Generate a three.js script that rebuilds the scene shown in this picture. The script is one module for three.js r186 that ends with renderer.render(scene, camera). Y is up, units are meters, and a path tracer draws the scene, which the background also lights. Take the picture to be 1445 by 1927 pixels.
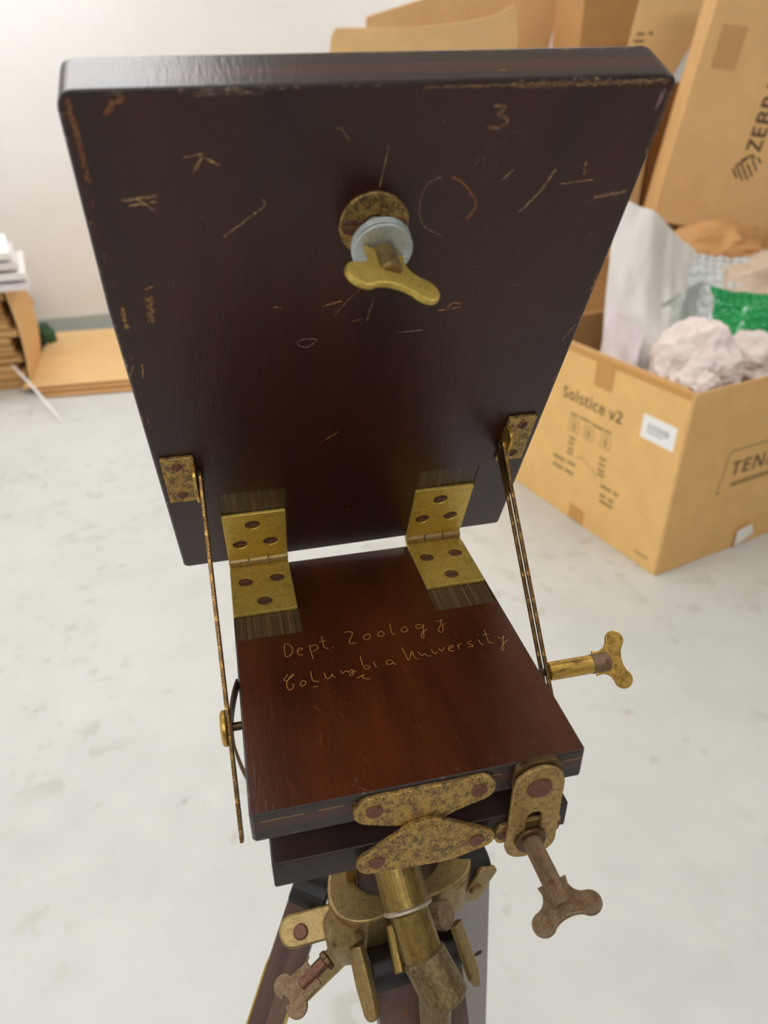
import * as THREE from 'three';
import { RectAreaLightUniformsLib } from 'three/addons/lights/RectAreaLightUniformsLib.js';
import { RoundedBoxGeometry } from 'three/addons/geometries/RoundedBoxGeometry.js';
import { mergeGeometries, mergeVertices, toCreasedNormals } from 'three/addons/utils/BufferGeometryUtils.js';
import { Brush, Evaluator, SUBTRACTION } from 'three-bvh-csg';

// ---------------------------------------------------------------- camera, light, exposure
const R = THREE.MathUtils.degToRad;
const scene = new THREE.Scene();
scene.background = new THREE.Color(0x000000);
const camera = new THREE.PerspectiveCamera(71.04, 1445 / 1927, 0.02, 60);
camera.position.set(0, 1.3, 0);
camera.rotation.order = 'YXZ';
camera.rotation.set(R(-31), 0, R(-0.5));
camera.focus = 0.40;
camera.userData.fStop = 8.2;
const renderer = new THREE.WebGLRenderer({ antialias: true });
renderer.toneMapping = THREE.LinearToneMapping;
renderer.toneMappingExposure = 0.645;
renderer.shadowMap.enabled = true;
RectAreaLightUniformsLib.init();
const LAMP_COLOR = 0xffffff, LAMP_POWER = 7.5, LAMP_GLOW = 7.5;
const LAMP_W = 1.2, LAMP_D = 0.6, CEILING_Y = 2.75;
const LAMP_SPOTS = [[0.1, 3.1], [0.1, 0.8], [-2.4, 0.8], [-2.4, 3.1], [-2.4, 5.4], [0.1, 5.7], [2.6, 1.0], [2.6, 4.4]];   // room frame

// ---------------------------------------------------------------- helpers
let seed = 20240611;
const rnd = () => { seed = (seed + 0x6d2b79f5) | 0; let t = Math.imul(seed ^ (seed >>> 15), 1 | seed); t = (t + Math.imul(t ^ (t >>> 7), 61 | t)) ^ t; return ((t ^ (t >>> 14)) >>> 0) / 4294967296; };
const range = (a, b) => a + (b - a) * rnd();
const V = (x, y, z) => new THREE.Vector3(x, y, z);
const hash = (x, y, s) => { let h = Math.imul(x, 374761393) + Math.imul(y, 668265263) + Math.imul(s, 974634287); h = Math.imul(h ^ (h >>> 13), 1274126177); return ((h ^ (h >>> 16)) >>> 0) / 4294967296; };
const mod = (a, n) => ((a % n) + n) % n;
function noise(x, y, s, px = 1e9, py = 1e9) {            // value noise that repeats after px, py cells
  const xi = Math.floor(x), yi = Math.floor(y), fx = x - xi, fy = y - yi, u = fx * fx * (3 - 2 * fx), v = fy * fy * (3 - 2 * fy);
  const h = (a, b) => hash(mod(a, px), mod(b, py), s);
  return (h(xi, yi) * (1 - u) + h(xi + 1, yi) * u) * (1 - v) + (h(xi, yi + 1) * (1 - u) + h(xi + 1, yi + 1) * u) * v;
}
function fbm(x, y, s, octaves = 4, px = 1e9, py = 1e9) {
  let a = 0, k = 0.5, t = 0;
  for (let o = 0; o < octaves; o++) { a += k * noise(x, y, s + o, px, py); t += k; k *= 0.5; x *= 2; y *= 2; px *= 2; py *= 2; }
  return a / t;
}
const noise3 = (x, y, z, s) => { const zi = Math.floor(z), f = z - zi, u = f * f * (3 - 2 * f); return noise(x, y, s + zi * 17) * (1 - u) + noise(x, y, s + (zi + 1) * 17) * u; };
const clamp = THREE.MathUtils.clamp, lerp = THREE.MathUtils.lerp, smooth = THREE.MathUtils.smoothstep;
function canvas(w, h, perPixel, draw) {
  const c = document.createElement('canvas'); c.width = w; c.height = h;
  const g = c.getContext('2d');
  if (perPixel) {
    const im = g.createImageData(w, h), d = im.data;
    for (let y = 0, i = 0; y < h; y++) for (let x = 0; x < w; x++, i += 4) { const p = perPixel(x, y); d[i] = p[0]; d[i + 1] = p[1]; d[i + 2] = p[2]; d[i + 3] = 255; }
    g.putImageData(im, 0, 0);
  }
  if (draw) draw(g, w, h);
  return c;
}
function texture(c, color = true) {
  const t = new THREE.CanvasTexture(c);
  t.wrapS = t.wrapT = THREE.RepeatWrapping; t.magFilter = THREE.LinearFilter; t.anisotropy = 8;
  if (color) t.colorSpace = THREE.SRGBColorSpace;
  return t;
}
const repeated = (t, x, y, ox = 0, oy = 0) => { const r = t.clone(); r.repeat.set(x, y); r.offset.set(ox, oy); return r; };

const taken = {};
const numbered = (name) => { const n = taken[name] ?? 0; taken[name] = n + 1; return n ? name + '_' + String(n).padStart(3, '0') : name; };
function dress(m, name) { m.name = name; m.castShadow = m.receiveShadow = true; return m; }
function part(parent, name, geometry, material, [x, y, z] = [0, 0, 0], label) {
  const m = dress(new THREE.Mesh(geometry, material), name); m.position.set(x, y, z); parent.add(m);
  if (label) m.userData.label = label;
  return m;
}
function tag(o, label, category, group) { o.userData.label = label; o.userData.category = category; if (group) o.userData.group = group; return o; }
function thing(name, label, category, [x, y, z] = [0, 0, 0], turn = 0, group) {
  const o = new THREE.Group(); o.name = numbered(name); o.position.set(x, y, z); o.rotation.y = turn; scene.add(o);
  return tag(o, label, category, group);
}
function single(name, geometry, material, label, category, group, [x, y, z] = [0, 0, 0], turn = 0) {
  const m = dress(new THREE.Mesh(geometry, material), numbered(name)); m.position.set(x, y, z); m.rotation.y = turn; scene.add(m);
  return tag(m, label, category, group);
}
function structure(name, geometry, material) { const m = dress(new THREE.Mesh(geometry, material), name); m.userData.kind = 'structure'; scene.add(m); return m; }

const plain = (g) => { const n = g.index ? g.toNonIndexed() : g; for (const k of Object.keys(n.attributes)) if (!['position', 'normal', 'uv'].includes(k)) n.deleteAttribute(k); n.clearGroups(); return n; };
const merged = (list) => mergeGeometries(list.map(plain));
function extrude(shape, depth, bevel = 0.0004, segments = 2, curve = 14) {   // fills z from 0 to depth
  const g = new THREE.ExtrudeGeometry(shape, { depth: depth - 2 * bevel, bevelEnabled: bevel > 0, bevelThickness: bevel, bevelSize: bevel, bevelOffset: -bevel, bevelSegments: segments, curveSegments: curve });
  return g.translate(0, 0, bevel);
}
function roundRect(w, h, r, cx = 0, cy = 0) {
  const s = new THREE.Shape(), x = cx - w / 2, y = cy - h / 2;
  s.moveTo(x + r, y); s.lineTo(x + w - r, y); s.absarc(x + w - r, y + r, r, -Math.PI / 2, 0); s.lineTo(x + w, y + h - r); s.absarc(x + w - r, y + h - r, r, 0, Math.PI / 2);
  s.lineTo(x + r, y + h); s.absarc(x + r, y + h - r, r, Math.PI / 2, Math.PI); s.lineTo(x, y + r); s.absarc(x + r, y + r, r, Math.PI, 1.5 * Math.PI);
  return s;
}
const hole = (shape, x, y, r) => { const p = new THREE.Path(); p.absarc(x, y, r, 0, Math.PI * 2, true); shape.holes.push(p); return shape; };
function turned(profile, segments = 32) { return toCreasedNormals(new THREE.LatheGeometry(profile.map(([r, y]) => new THREE.Vector2(r, y)), segments), 0.6); }
const rod = (r, l, c = 0.0004, n = 28) => turned([[0, 0], [r - c, 0], [r, c], [r, l - c], [r - c, l], [0, l]], n);
function aim(o, from, to, facing = V(0, 0, 1)) {       // +y of o from one point to the other, +z towards facing
  const y = to.clone().sub(from).normalize(), x = y.clone().cross(facing).normalize(), z = x.clone().cross(y);
  o.position.copy(from); o.quaternion.setFromRotationMatrix(new THREE.Matrix4().makeBasis(x, y, z)); return o;
}
function slab(shape, thick, bevel) { return extrude(shape, thick, bevel).translate(0, 0, -thick / 2); }
function sheet(at, nu, nv, thick) {                     // a bent sheet with thickness; at(u, v) gives its middle surface
  const pos = [], uv = [], idx = [], p = (i, j) => at(clamp(i / nu, 0, 1), clamp(j / nv, 0, 1)), e = 1e-3;
  for (const side of [1, -1]) for (let j = 0; j <= nv; j++) for (let i = 0; i <= nu; i++) {
    const u = i / nu, v = j / nv, c = p(i, j), du = at(Math.min(u + e, 1), v).sub(at(Math.max(u - e, 0), v)), dv = at(u, Math.min(v + e, 1)).sub(at(u, Math.max(v - e, 0)));
    c.addScaledVector(du.cross(dv).normalize(), side * thick / 2); pos.push(c.x, c.y, c.z); uv.push(u, v);
  }
  const n = (nu + 1) * (nv + 1), id = (i, j, s) => s * n + j * (nu + 1) + i;
  for (let j = 0; j < nv; j++) for (let i = 0; i < nu; i++) {
    idx.push(id(i, j, 0), id(i + 1, j, 0), id(i + 1, j + 1, 0), id(i, j, 0), id(i + 1, j + 1, 0), id(i, j + 1, 0));
    idx.push(id(i, j, 1), id(i + 1, j + 1, 1), id(i + 1, j, 1), id(i, j, 1), id(i, j + 1, 1), id(i + 1, j + 1, 1));
  }
  const rim = (a, b) => idx.push(id(...a, 0), id(...a, 1), id(...b, 1), id(...a, 0), id(...b, 1), id(...b, 0));
  for (let i = 0; i < nu; i++) { rim([i, 0], [i + 1, 0]); rim([i + 1, nv], [i, nv]); }
  for (let j = 0; j < nv; j++) { rim([0, j + 1], [0, j]); rim([nu, j], [nu, j + 1]); }
  const g = new THREE.BufferGeometry();
  g.setAttribute('position', new THREE.Float32BufferAttribute(pos, 3)); g.setAttribute('uv', new THREE.Float32BufferAttribute(uv, 2)); g.setIndex(idx);
  return toCreasedNormals(g, 0.9);
}
function metric(g) {                                   // box with uv in metres
  const p = g.attributes.position, n = g.attributes.normal, uv = g.attributes.uv;
  for (let i = 0; i < p.count; i++) {
    const ax = Math.abs(n.getX(i)), ay = Math.abs(n.getY(i));
    if (ay > 0.7) uv.setXY(i, p.getX(i), p.getZ(i)); else if (ax > 0.7) uv.setXY(i, p.getZ(i), p.getY(i)); else uv.setXY(i, p.getX(i), p.getY(i));
  }
  return g;
}

// ---------------------------------------------------------------- materials
const standard = (o) => new THREE.MeshStandardMaterial(o);
// wood: dark varnished mahogany, grain along the texture's v axis
function woodPixel(pxPerMm, s, base = [70, 30, 15], lively = 1) {
  return (x, y) => {
    const u = x / pxPerMm, v = y / pxPerMm;                                   // millimetres
    const streak = noise(u * 1.6, v * 0.06, s) - 0.5, fine = noise(u * 5.5, v * 0.28, s + 3) - 0.5, band = fbm(u * 0.045, v * 0.012, s + 7, 3) - 0.5, ray = smooth(noise(u * 3.2, v * 0.55, s + 11), 0.80, 0.95);
    const k = 1 + lively * (0.22 * streak + 0.2 * fine + 0.75 * band) + 0.16 * ray * lively;
    return [base[0] * k, base[1] * k * (1 + 0.12 * band), base[2] * k];
  };
}
const TONES = { o: '205,128,58', t: '200,168,116', g: '226,172,84', w: '206,196,188' };
function roughStroke(g, k, width, tone, pts, alpha = 0.85) {                   // a scratch: many short hairs scattered along a line
  g.lineCap = 'round';
  if (pts.length > 3) pts = new THREE.SplineCurve(pts.map(([x, y]) => new THREE.Vector2(x, y))).getPoints(pts.length * 4).map((p) => [p.x, p.y]);
  for (let i = 1; i < pts.length; i++) {
    const [x0, y0] = pts[i - 1], [x1, y1] = pts[i], len = Math.hypot(x1 - x0, y1 - y0) || 0.1, dx = (x1 - x0) / len, dy = (y1 - y0) / len, n = Math.ceil(len * (2.2 + 5 * width));
    for (let j = 0; j < n; j++) {
      const t = range(-0.02, 1.0) * len, o = (rnd() + rnd() - 1) * width * 0.6, l = range(0.3, 1.7) * Math.min(1, 0.4 + len / 6), x = x0 + dx * t - dy * o, y = y0 + dy * t + dx * o;
      g.strokeStyle = `rgba(${TONES[tone]},${(alpha * range(0.12, 0.75)).toFixed(2)})`; g.lineWidth = Math.max(0.8, k * range(0.08, 0.24));
      g.beginPath(); g.moveTo(x * k, y * k); g.lineTo((x + dx * l + dy * range(-0.1, 0.1)) * k, (y + dy * l + dx * range(-0.1, 0.1)) * k); g.stroke();
    }
  }
}
function specks(g, w, h, n, tone, k, lo = 0.05, hi = 0.2) {
  for (let i = 0; i < n; i++) { g.fillStyle = `rgba(${TONES[tone]},${range(0.2, 0.85).toFixed(2)})`; g.beginPath(); g.ellipse(rnd() * w, rnd() * h, k * range(lo, hi), k * range(lo, hi) * range(0.6, 1.6), rnd() * 3, 0, 7); g.fill(); }
}
const grainBump = texture(canvas(512, 512, (x, y) => { const a = noise(x / 4, y / 40, 5, 128, 13), b = noise(x / 2.2, y / 14, 9, 233, 37), c = fbm(x / 6, y / 6, 15, 2, 86, 86), v = 255 * clamp(0.45 * a + 0.35 * b + 0.2 * c, 0, 1); return [v, v, v]; }), false);

// scratches of the tilting board: [width mm, tone, points in mm from the middle of its lower edge]
const BOARD_SCRATCHES = [
[2.2,'o',[[-88,298],[-92,296],[-95,293]]],
[1.0,'t',[[-73,277],[-66,278]]],
[1.4,'t',[[-66,277],[-69,272]]],
[1,'t',[[-66,277],[-61,274]]],
[1.6,'t',[[-96,262],[-84,263]]],
[1.2,'t',[[-94,260],[-84,261]]],
[1,'t',[[-91,263],[-86,258]]],
[1.0,'t',[[-46,260],[-45,257],[-53,251],[-61,245]]],
[1.1,'g',[[-95,223],[-92,224]]],
[2.0,'g',[[-105,215],[-106,204]]],
[2.2,'g',[[-106,206],[-105,204]]],
[2.2,'g',[[-92,219],[-95,218],[-93,216],[-95,214],[-93,212],[-96,210],[-94,208],[-96,206]]],
[1.1,'g',[[-103,183],[-104,175]]],
[0.5,'t',[[-19,285],[-17,285],[-14,281]]],
[0.4,'t',[[1,278],[0,270],[-1,262]]],
[1.6,'t',[[38,291],[43,290.5],[41,288],[45,286],[43,283],[38,283.5]]],
[0.8,'t',[[48,262],[52,266]]],
[1.2,'t',[[59,247],[66,256],[70,265]]],
[0.7,'t',[[74,259],[87,260]]],
[1.8,'t',[[91,252],[98,253],[104,254]]],
[0.6,'t',[[82,269],[83,263]]],
[0.9,'g',[[-22,207],[-18,208],[-14,209]]],
[0.8,'g',[[32,199],[42,200]]],
[0.8,'g',[[36,200],[39,203],[42,202]]],
[0.5,'w',[[-34,187],[-30,189],[-24,188],[-29,184],[-33,186]]],
[0.3,'t',[[-8,197],[-4,198]]],
[0.3,'t',[[-4,216],[-11,209],[-16,202]]],
[0.3,'t',[[1,210],[-1,198]]],
[0.7,'g',[[-22,113],[-12,121]]],
[0.6,'t',[[102,173],[106,182]]],
[0.5,'w',[[14,188],[26,188]]],
[1.2,'o',[[27,265],[33,261],[39,254],[39,249],[37,246]]],
[0.4,'t',[[24,265],[18,262],[16,253],[19,244],[27,239]]],
[0.5,'t',[[-44,209],[-40,208]]],
[0.4,'t',[[-68,104],[-69,102]]],
[0.5,'g',[[-3,46],[-1,44]]],
];
// the two scratched lines of handwriting, stroke by stroke, in mm from the middle of the hinged edge
const HANDWRITING = [
  /* D */ [[-53.1,92.1],[-53.6,81.0],[-49.8,82.3],[-48.3,86.9],[-49.9,91.7],[-52.9,92.5]],
  /* e */ [[-46.4,89.2],[-43.0,88.5],[-43.3,86.9],[-45.6,86.8],[-46.5,89.9],[-45.6,92.8],[-43.1,92.6]],
  /* p */ [[-39.0,85.7],[-38.5,97.4]],
  /* p */ [[-38.9,86.8],[-36.1,85.6],[-33.7,88.5],[-35.8,90.6],[-37.7,91.8]],
  /* t */ [[-31.0,79.8],[-31.3,87.9],[-30.5,90.7],[-28.8,90.8]],
  /* t */ [[-33.1,84.4],[-29.2,83.8]],
  /* . */ [[-26.4,90.4],[-26.1,90.8]],
  /* Z */ [[-17.6,79.4],[-10.9,78.6],[-18.0,90.1],[-12.5,89.9]],
  /* o */ [[-4.4,84.2],[-7.1,84.7],[-7.9,87.3],[-6.5,89.2],[-3.9,87.8],[-3.0,85.3],[-4.8,83.9]],
  /* o */ [[3.7,83.3],[0.8,84.6],[0.9,87.4],[3.1,88.3],[5.1,86.0],[3.7,83.3]],
  /* L */ [[10.0,77.8],[8.5,87.9],[11.1,87.7]],
  /* o */ [[17.7,82.5],[15.1,84.1],[15.2,87.1],[17.4,87.6],[19.5,85.7],[17.7,82.5]],
  /* g */ [[28.4,83.5],[26.1,82.3],[23.7,84.0],[24.7,86.4],[27.6,85.7],[29.8,82.6],[27.5,87.7],[27.0,92.4],[25.9,95.3],[24.7,94.2],[25.9,90.6],[30.0,87.7]],
  /* y */ [[37.4,81.5],[37.6,83.6],[40.7,81.4]],
  /* y */ [[40.6,81.8],[39.1,86.0],[36.5,89.1],[36.1,92.2],[38.1,92.7],[39.5,89.8],[39.8,86.2],[42.1,85.5]],
  /* C */ [[-53.5,106.3],[-56.2,109.4],[-55.7,111.6],[-53.0,110.2],[-50.0,107.1],[-51.2,106.8],[-54.5,111.2],[-55.2,115.1],[-54.4,118.5],[-52.2,117.8],[-51.0,115.1],[-52.3,114.4]],
  /* o */ [[-46.2,113.2],[-48.3,114.4],[-47.6,116.8],[-45.5,116.7],[-44.5,114.2],[-46.2,113.0]],
  /* L */ [[-41.1,106.8],[-41.9,114.8],[-38.0,115.5]],
  /* _ */ [[-41.4,118.9],[-39.1,119.2]],
  /* u */ [[-34.0,109.9],[-34.1,113.6],[-33.1,115.0],[-30.7,113.4],[-30.0,110.8],[-30.1,113.9],[-28.7,114.4]],
  /* m */ [[-25.3,110.2],[-24.7,113.5],[-22.2,110.2],[-21.2,112.9],[-18.9,110.0],[-18.4,113.6],[-20.3,115.9],[-21.4,113.9],[-18.1,112.3],[-17.0,112.9]],
  /* x */ [[-17.4,118.3],[-15.1,116.5],[-12.8,116.0],[-15.3,117.4],[-13.3,119.6],[-10.7,119.9]],
  /* b */ [[-12.6,101.7],[-12.9,111.7],[-10.1,112.8],[-8.6,110.3],[-11.2,109.3]],
  /* i */ [[-6.3,107.6],[-6.3,111.2],[-5.3,111.9]],
  /* i. */ [[-5.8,103.0],[-5.5,103.3]],
  /* a */ [[3.9,108.9],[1.9,107.7],[0.1,109.1],[1.2,112.0],[3.9,111.1],[4.1,109.3],[4.3,112.3],[5.7,112.3]],
  /* U */ [[11.7,100.0],[12.6,104.4],[12.3,111.6],[14.4,109.2],[16.7,102.4],[16.5,109.8],[18.6,111.6]],
  /* n */ [[19.7,105.7],[20.8,110.0],[23.2,106.9],[23.6,110.0],[26.0,110.5]],
  /* i */ [[27.6,105.0],[27.7,108.4],[29.1,109.7],[29.9,107.8]],
  /* i. */ [[27.6,100.0],[27.9,100.3]],
  /* v */ [[31.9,105.6],[32.4,109.1],[35.3,105.3]],
  /* e */ [[36.8,107.2],[40.5,106.2],[40.5,104.6],[38.1,104.8],[37.0,107.6],[37.5,109.2],[39.6,109.2]],
  /* r */ [[43.1,104.8],[43.1,108.5]],
  /* r */ [[43.2,106.0],[44.8,104.5],[45.9,104.9]],
  /* s */ [[52.0,103.5],[49.6,104.1],[49.3,105.9],[51.6,106.9],[51.2,108.7],[48.4,107.8]],
  /* i */ [[56.1,103.7],[56.1,107.6],[57.7,108.3]],
  /* i. */ [[57.2,99.2],[57.5,99.5]],
  /* t */ [[62.5,95.9],[61.2,103.8],[61.2,108.0],[63.9,108.1]],
  /* t */ [[59.8,100.3],[63.8,100.3]],
  /* y */ [[67.9,103.8],[68.4,106.6],[71.4,103.8]],
  /* y */ [[72.9,107.3],[69.2,109.5],[66.4,112.7],[66.0,115.8],[67.6,114.5],[69.3,108.0],[71.3,104.2]],
];

const wood = (map, more = {}) => new THREE.MeshPhysicalMaterial({ map, roughness: 0.3, bumpMap: repeated(grainBump, 12.5, 12.5), bumpScale: 0.00007, specularIntensity: 0.9, ...more });
const BW = 0.213, BH = 0.297, BB = 0.003, BT = 0.0232;                          // tilting board: width, height, lower edge above the hinge line, thickness
const TW = 0.160, TD = 0.1904, TT = 0.0183;                                   // table board
const boardMap = texture(canvas(1460, 2036, woodPixel(6.855, 21, [50, 20, 11], 0.7), (g, w, h) => {
  const k = 6.855;
  for (const [width, tone, pts] of BOARD_SCRATCHES) roughStroke(g, k, width, tone, pts.map(([x, y]) => [x + 106.5, 300 - y]), 1.0);
  specks(g, w, h, 260, 'w', k, 0.05, 0.18); specks(g, w, h, 60, 't', k, 0.06, 0.25);
  for (let i = 0; i < 45; i++) { const x = range(2, 210), y = range(2, 290), a = range(0, 6.3), l = range(1, 7); roughStroke(g, k, 0.15, 't', [[x, y], [x + l * Math.cos(a), y + l * Math.sin(a)]], range(0.15, 0.45)); }
  for (let i = 0; i < 240; i++) { const x = 145 + range(-16, 16), y = 180 + range(-3, 5); if (i % 3 === 0) specksAt(g, x * k, y * k, k * range(0.05, 0.16), 'w'); }
  for (let i = 0; i < 26; i++) { const s = rnd() < 0.5, y0 = range(3, 290); roughStroke(g, k, range(0.4, 1.3), s ? 'o' : 't', [[s ? range(-1, 0.6) : range(211.8, 213.5), y0], [s ? range(-1, 0.8) : range(211.6, 213.5), y0 + range(1, 5)]], range(0.2, 0.6)); }
  roughStroke(g, k, 2.5, 'o', [[0.6, 2], [1.2, 16], [0.8, 30]], 0.8);         // bare wood at the worn corner
  roughStroke(g, k, 2.2, 'w', [[211, 5], [210.2, 12]], 0.8); roughStroke(g, k, 1.6, 't', [[118, 2.0], [150, 2.1]], 0.5); roughStroke(g, k, 2.6, 't', [[150, 2.0], [178, 2.4], [211, 2.0]], 0.75); roughStroke(g, k, 1.8, 'w', [[40, 2], [62, 2.2]], 0.4);
}));
function specksAt(g, x, y, r, tone) { g.fillStyle = `rgba(${TONES[tone]},0.55)`; g.beginPath(); g.arc(x, y, r, 0, 7); g.fill(); }
const tableMap = texture(canvas(1600, 1904, woodPixel(10, 57, [63, 27, 9], 0.9), (g, w, h) => {
  const k = 10;
  for (const pts of HANDWRITING) for (let pass = 0; pass < 3; pass++) {
    g.strokeStyle = pass === 2 ? 'rgba(210,162,96,0.75)' : 'rgba(166,118,60,0.7)'; g.lineWidth = pass === 2 ? 1.8 : 3.6; g.lineCap = 'round'; g.lineJoin = 'round';
    const p = pts.map(([x, z]) => [(x + 80) * k + range(-1, 1), z * k + range(-1, 1)]);
    g.beginPath(); g.moveTo(...p[0]);
    for (let i = 1; i < p.length - 1; i++) g.quadraticCurveTo(p[i][0], p[i][1], (p[i][0] + p[i + 1][0]) / 2, (p[i][1] + p[i + 1][1]) / 2);
    g.lineTo(...p[p.length - 1]); g.stroke();
  }
  specks(g, w, h, 420, 'w', k, 0.04, 0.15); specks(g, w, h, 40, 't', k, 0.1, 0.25);
  for (let i = 0; i < 60; i++) { const x = range(3, 157), y = range(60, 187), a = range(0.3, 1.7), l = range(2, 9); roughStroke(g, k, 0.12, 't', [[x, y], [x + l * Math.cos(a), y + l * Math.sin(a)]], range(0.1, 0.35)); }
  for (const [x, y] of [[50, 182], [115, 185], [137, 181], [97, 187]]) for (let i = 0; i < 55; i++) specksAt(g, (x + range(-5, 5) * rnd() * 1.4) * k, Math.min(188, y + range(-3, 3) * rnd()) * k, range(0.4, 1.3), 'w');
}));
const plyEdge = (s, wear, glue) => texture(canvas(1600, 128, (x, y) => {
  const v = y / 128, edge = noise(x / 40, v * 2, s), third = v < 0.36 ? 0 : v < 0.66 ? 1 : 2, k = 0.86 + 0.28 * noise(x / 26, y / 2.5, s + 1) + 0.1 * noise(x / 3, y / 3, s + 2);
  const c = third === 1 ? [66, 39, 33] : [46, 36, 33], line = Math.abs(v - 0.66) < 0.012 && edge > glue;
  return line ? [150, 110, 62] : c.map((q) => q * k);
}, (g, w, h) => {
  for (let i = 0; i < wear; i++) {                                            // chipped arrises: bundles of short pale hairs
    const far = rnd() < 0.45, x = rnd() * w, l = range(6, 46), y = far ? range(3, 8) : h - range(3, 8);
    for (let j = 0; j < 9; j++) { g.strokeStyle = `rgba(${TONES[rnd() < 0.8 ? 't' : 'w']},${range(0.08, 0.4).toFixed(2)})`; g.lineWidth = range(0.8, 2); const q = x + range(0, l), v = y + range(-3, 4); g.beginPath(); g.moveTo(q, v); g.lineTo(q + range(3, 14), v + range(-1, 1)); g.stroke(); }
  }
}));
const edgeMap = (t, T) => repeated(t, 4.2, 1 / T, 0.5, 1 - 1 / T);
const M = {
  board: wood(repeated(boardMap, 1 / BW, 1 / BH, 0.5, -BB / BH), { roughness: 0.34 }),
  boardEdge: wood(edgeMap(plyEdge(31, 84, 0.86), BT), { roughness: 0.3 }),
  table: wood(repeated(tableMap, 1 / TW, 1 / TD, 0.5, 1)),
  tableEdge: wood(edgeMap(plyEdge(47, 16, 0.42), TT), { roughness: 0.42 }),
};
const darkWood = texture(canvas(512, 1024, woodPixel(6, 77, [88, 64, 57], 0.8), (g, w, h) => { for (let i = 0; i < 40; i++) { const x = range(2, 80), y = range(2, 165), a = range(0, 6.3), l = range(1, 6); roughStroke(g, 6, 0.3, 't', [[x, y], [x + l * Math.cos(a), y + l * Math.sin(a)]], range(0.2, 0.6)); } }));
const recessMap = texture(canvas(512, 512, (x, y) => { const k = 0.7 + 0.45 * noise(x / 5, y / 160, 881, 102, 3) + 0.35 * smooth(noise(x / 17, y / 300, 883, 30, 2), 0.5, 0.8); return [74 * k, 56 * k, 36 * k]; }));
M.recess = wood(repeated(recessMap, 26, 10), { roughness: 0.42 });
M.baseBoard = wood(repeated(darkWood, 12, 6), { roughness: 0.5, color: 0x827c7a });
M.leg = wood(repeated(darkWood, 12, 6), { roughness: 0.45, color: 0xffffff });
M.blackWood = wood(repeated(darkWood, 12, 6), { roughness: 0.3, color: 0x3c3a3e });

// metals: a base tone with a second tone of tarnish in fine spots and patches
function metal(base, spot, cover, o = {}, s = 1) {
  const fineness = o.fine ?? 1; delete o.fine;
  const c = canvas(512, 512, (x, y) => {
    const a = fbm(x / 32, y / 32, s, 3, 16, 16), b = fbm(x * fineness / 7, y * fineness / 7, s + 5, 3, Math.round(73 * fineness), Math.round(73 * fineness)), t = smooth(0.4 * a + 0.6 * b, 0.62 - 0.3 * cover, 0.74 - 0.3 * cover), k = 0.92 + 0.16 * noise(x / 2, y / 18, s + 9, 256, 28);
    return base.map((q, i) => lerp(q, spot[i], t) * k);
  });
  const map = texture(c), m = { metalness: 0.9, roughness: 0.42, ...o };
  return { flat: standard({ ...m, map: repeated(map, 22, 22) }), round: standard({ ...m, map: repeated(map, 1, 1) }) };
}
const tube = metal([132, 110, 60], [116, 96, 56], 0.45, { roughness: 0.38, metalness: 0.92 }, 307);
const satin = metal([204, 176, 88], [184, 156, 74], 0.4, { roughness: 0.46, metalness: 0.65 }, 101);
const spotted = metal([186, 152, 84], [108, 88, 62], 0.5, { roughness: 0.52, metalness: 0.7, fine: 1.5 }, 131);
const gilt = metal([205, 166, 86], [110, 84, 42], 0.3, { roughness: 0.42, metalness: 0.9, fine: 3 }, 151);
const dull = metal([150, 128, 84], [132, 112, 72], 0.45, { roughness: 0.46, metalness: 0.8 }, 171);
const brown = metal([136, 114, 88], [116, 90, 64], 0.5, { roughness: 0.58, metalness: 0.55, fine: 1.3 }, 191);
const rust = metal([124, 84, 66], [98, 64, 50], 0.5, { roughness: 0.55, metalness: 0.5 }, 211);
const zinc = metal([196, 203, 202], [180, 188, 188], 0.5, { roughness: 0.45, metalness: 0.7 }, 231);
const bronze = metal([86, 66, 46], [118, 92, 54], 0.36, { roughness: 0.42, metalness: 0.8, fine: 3 }, 251);
const edged = metal([94, 72, 48], [196, 152, 76], 0.2, { roughness: 0.42, metalness: 0.85, fine: 2 }, 291);
const glareGrey = metal([158, 150, 146], [146, 138, 134], 0.4, { roughness: 0.5, metalness: 0.35 }, 311);  // bright reflection on the dark right leg, put into its colour
const aged = metal([126, 108, 76], [104, 88, 60], 0.5, { roughness: 0.5, metalness: 0.8 }, 317);
const yellowed = metal([178, 148, 92], [140, 114, 72], 0.38, { roughness: 0.5, metalness: 0.7 }, 331);
const worn = metal([166, 152, 122], [196, 190, 176], 0.5, { roughness: 0.5, metalness: 0.7 }, 271);
const slotDark = standard({ color: 0x2a1c16, roughness: 0.8, metalness: 0.2 });

// ---------------------------------------------------------------- the tripod stand
const HEAD = 1.0248;                                                          // height of the table board's top
const stand = thing('tripod_stand', 'antique mahogany and brass tripod with a tilted board above a hand-scratched table board', 'tripod', [-0.024, 0, -0.40364], R(12.677));
const at = (x, y, z) => [x, HEAD + y, z];
const TILT = R(25);                                                           // the tilting board leans 25 degrees forward of upright
const BOARD_AT = V(0, HEAD + 0.003, -0.004);
const onBoard = (m, u, v, w = 0) => { m.position.set(u, v, w).applyAxisAngle(V(1, 0, 0), TILT).add(BOARD_AT); m.rotation.x = TILT; return m; };

const csg = new Evaluator(); csg.useGroups = true;
function mortised(geometry, materials, cutters) {
  let a = new Brush(geometry, materials); a.updateMatrixWorld();
  for (const c of cutters) { const b = new Brush(c, M.recess); b.updateMatrixWorld(); a = csg.evaluate(a, b, SUBTRACTION); }
  return a;
}
function boxAt(w, h, d, x, y, z) { const g = metric(new THREE.BoxGeometry(w, h, d).translate(x, y, z)); g.clearGroups(); return g; }

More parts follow.
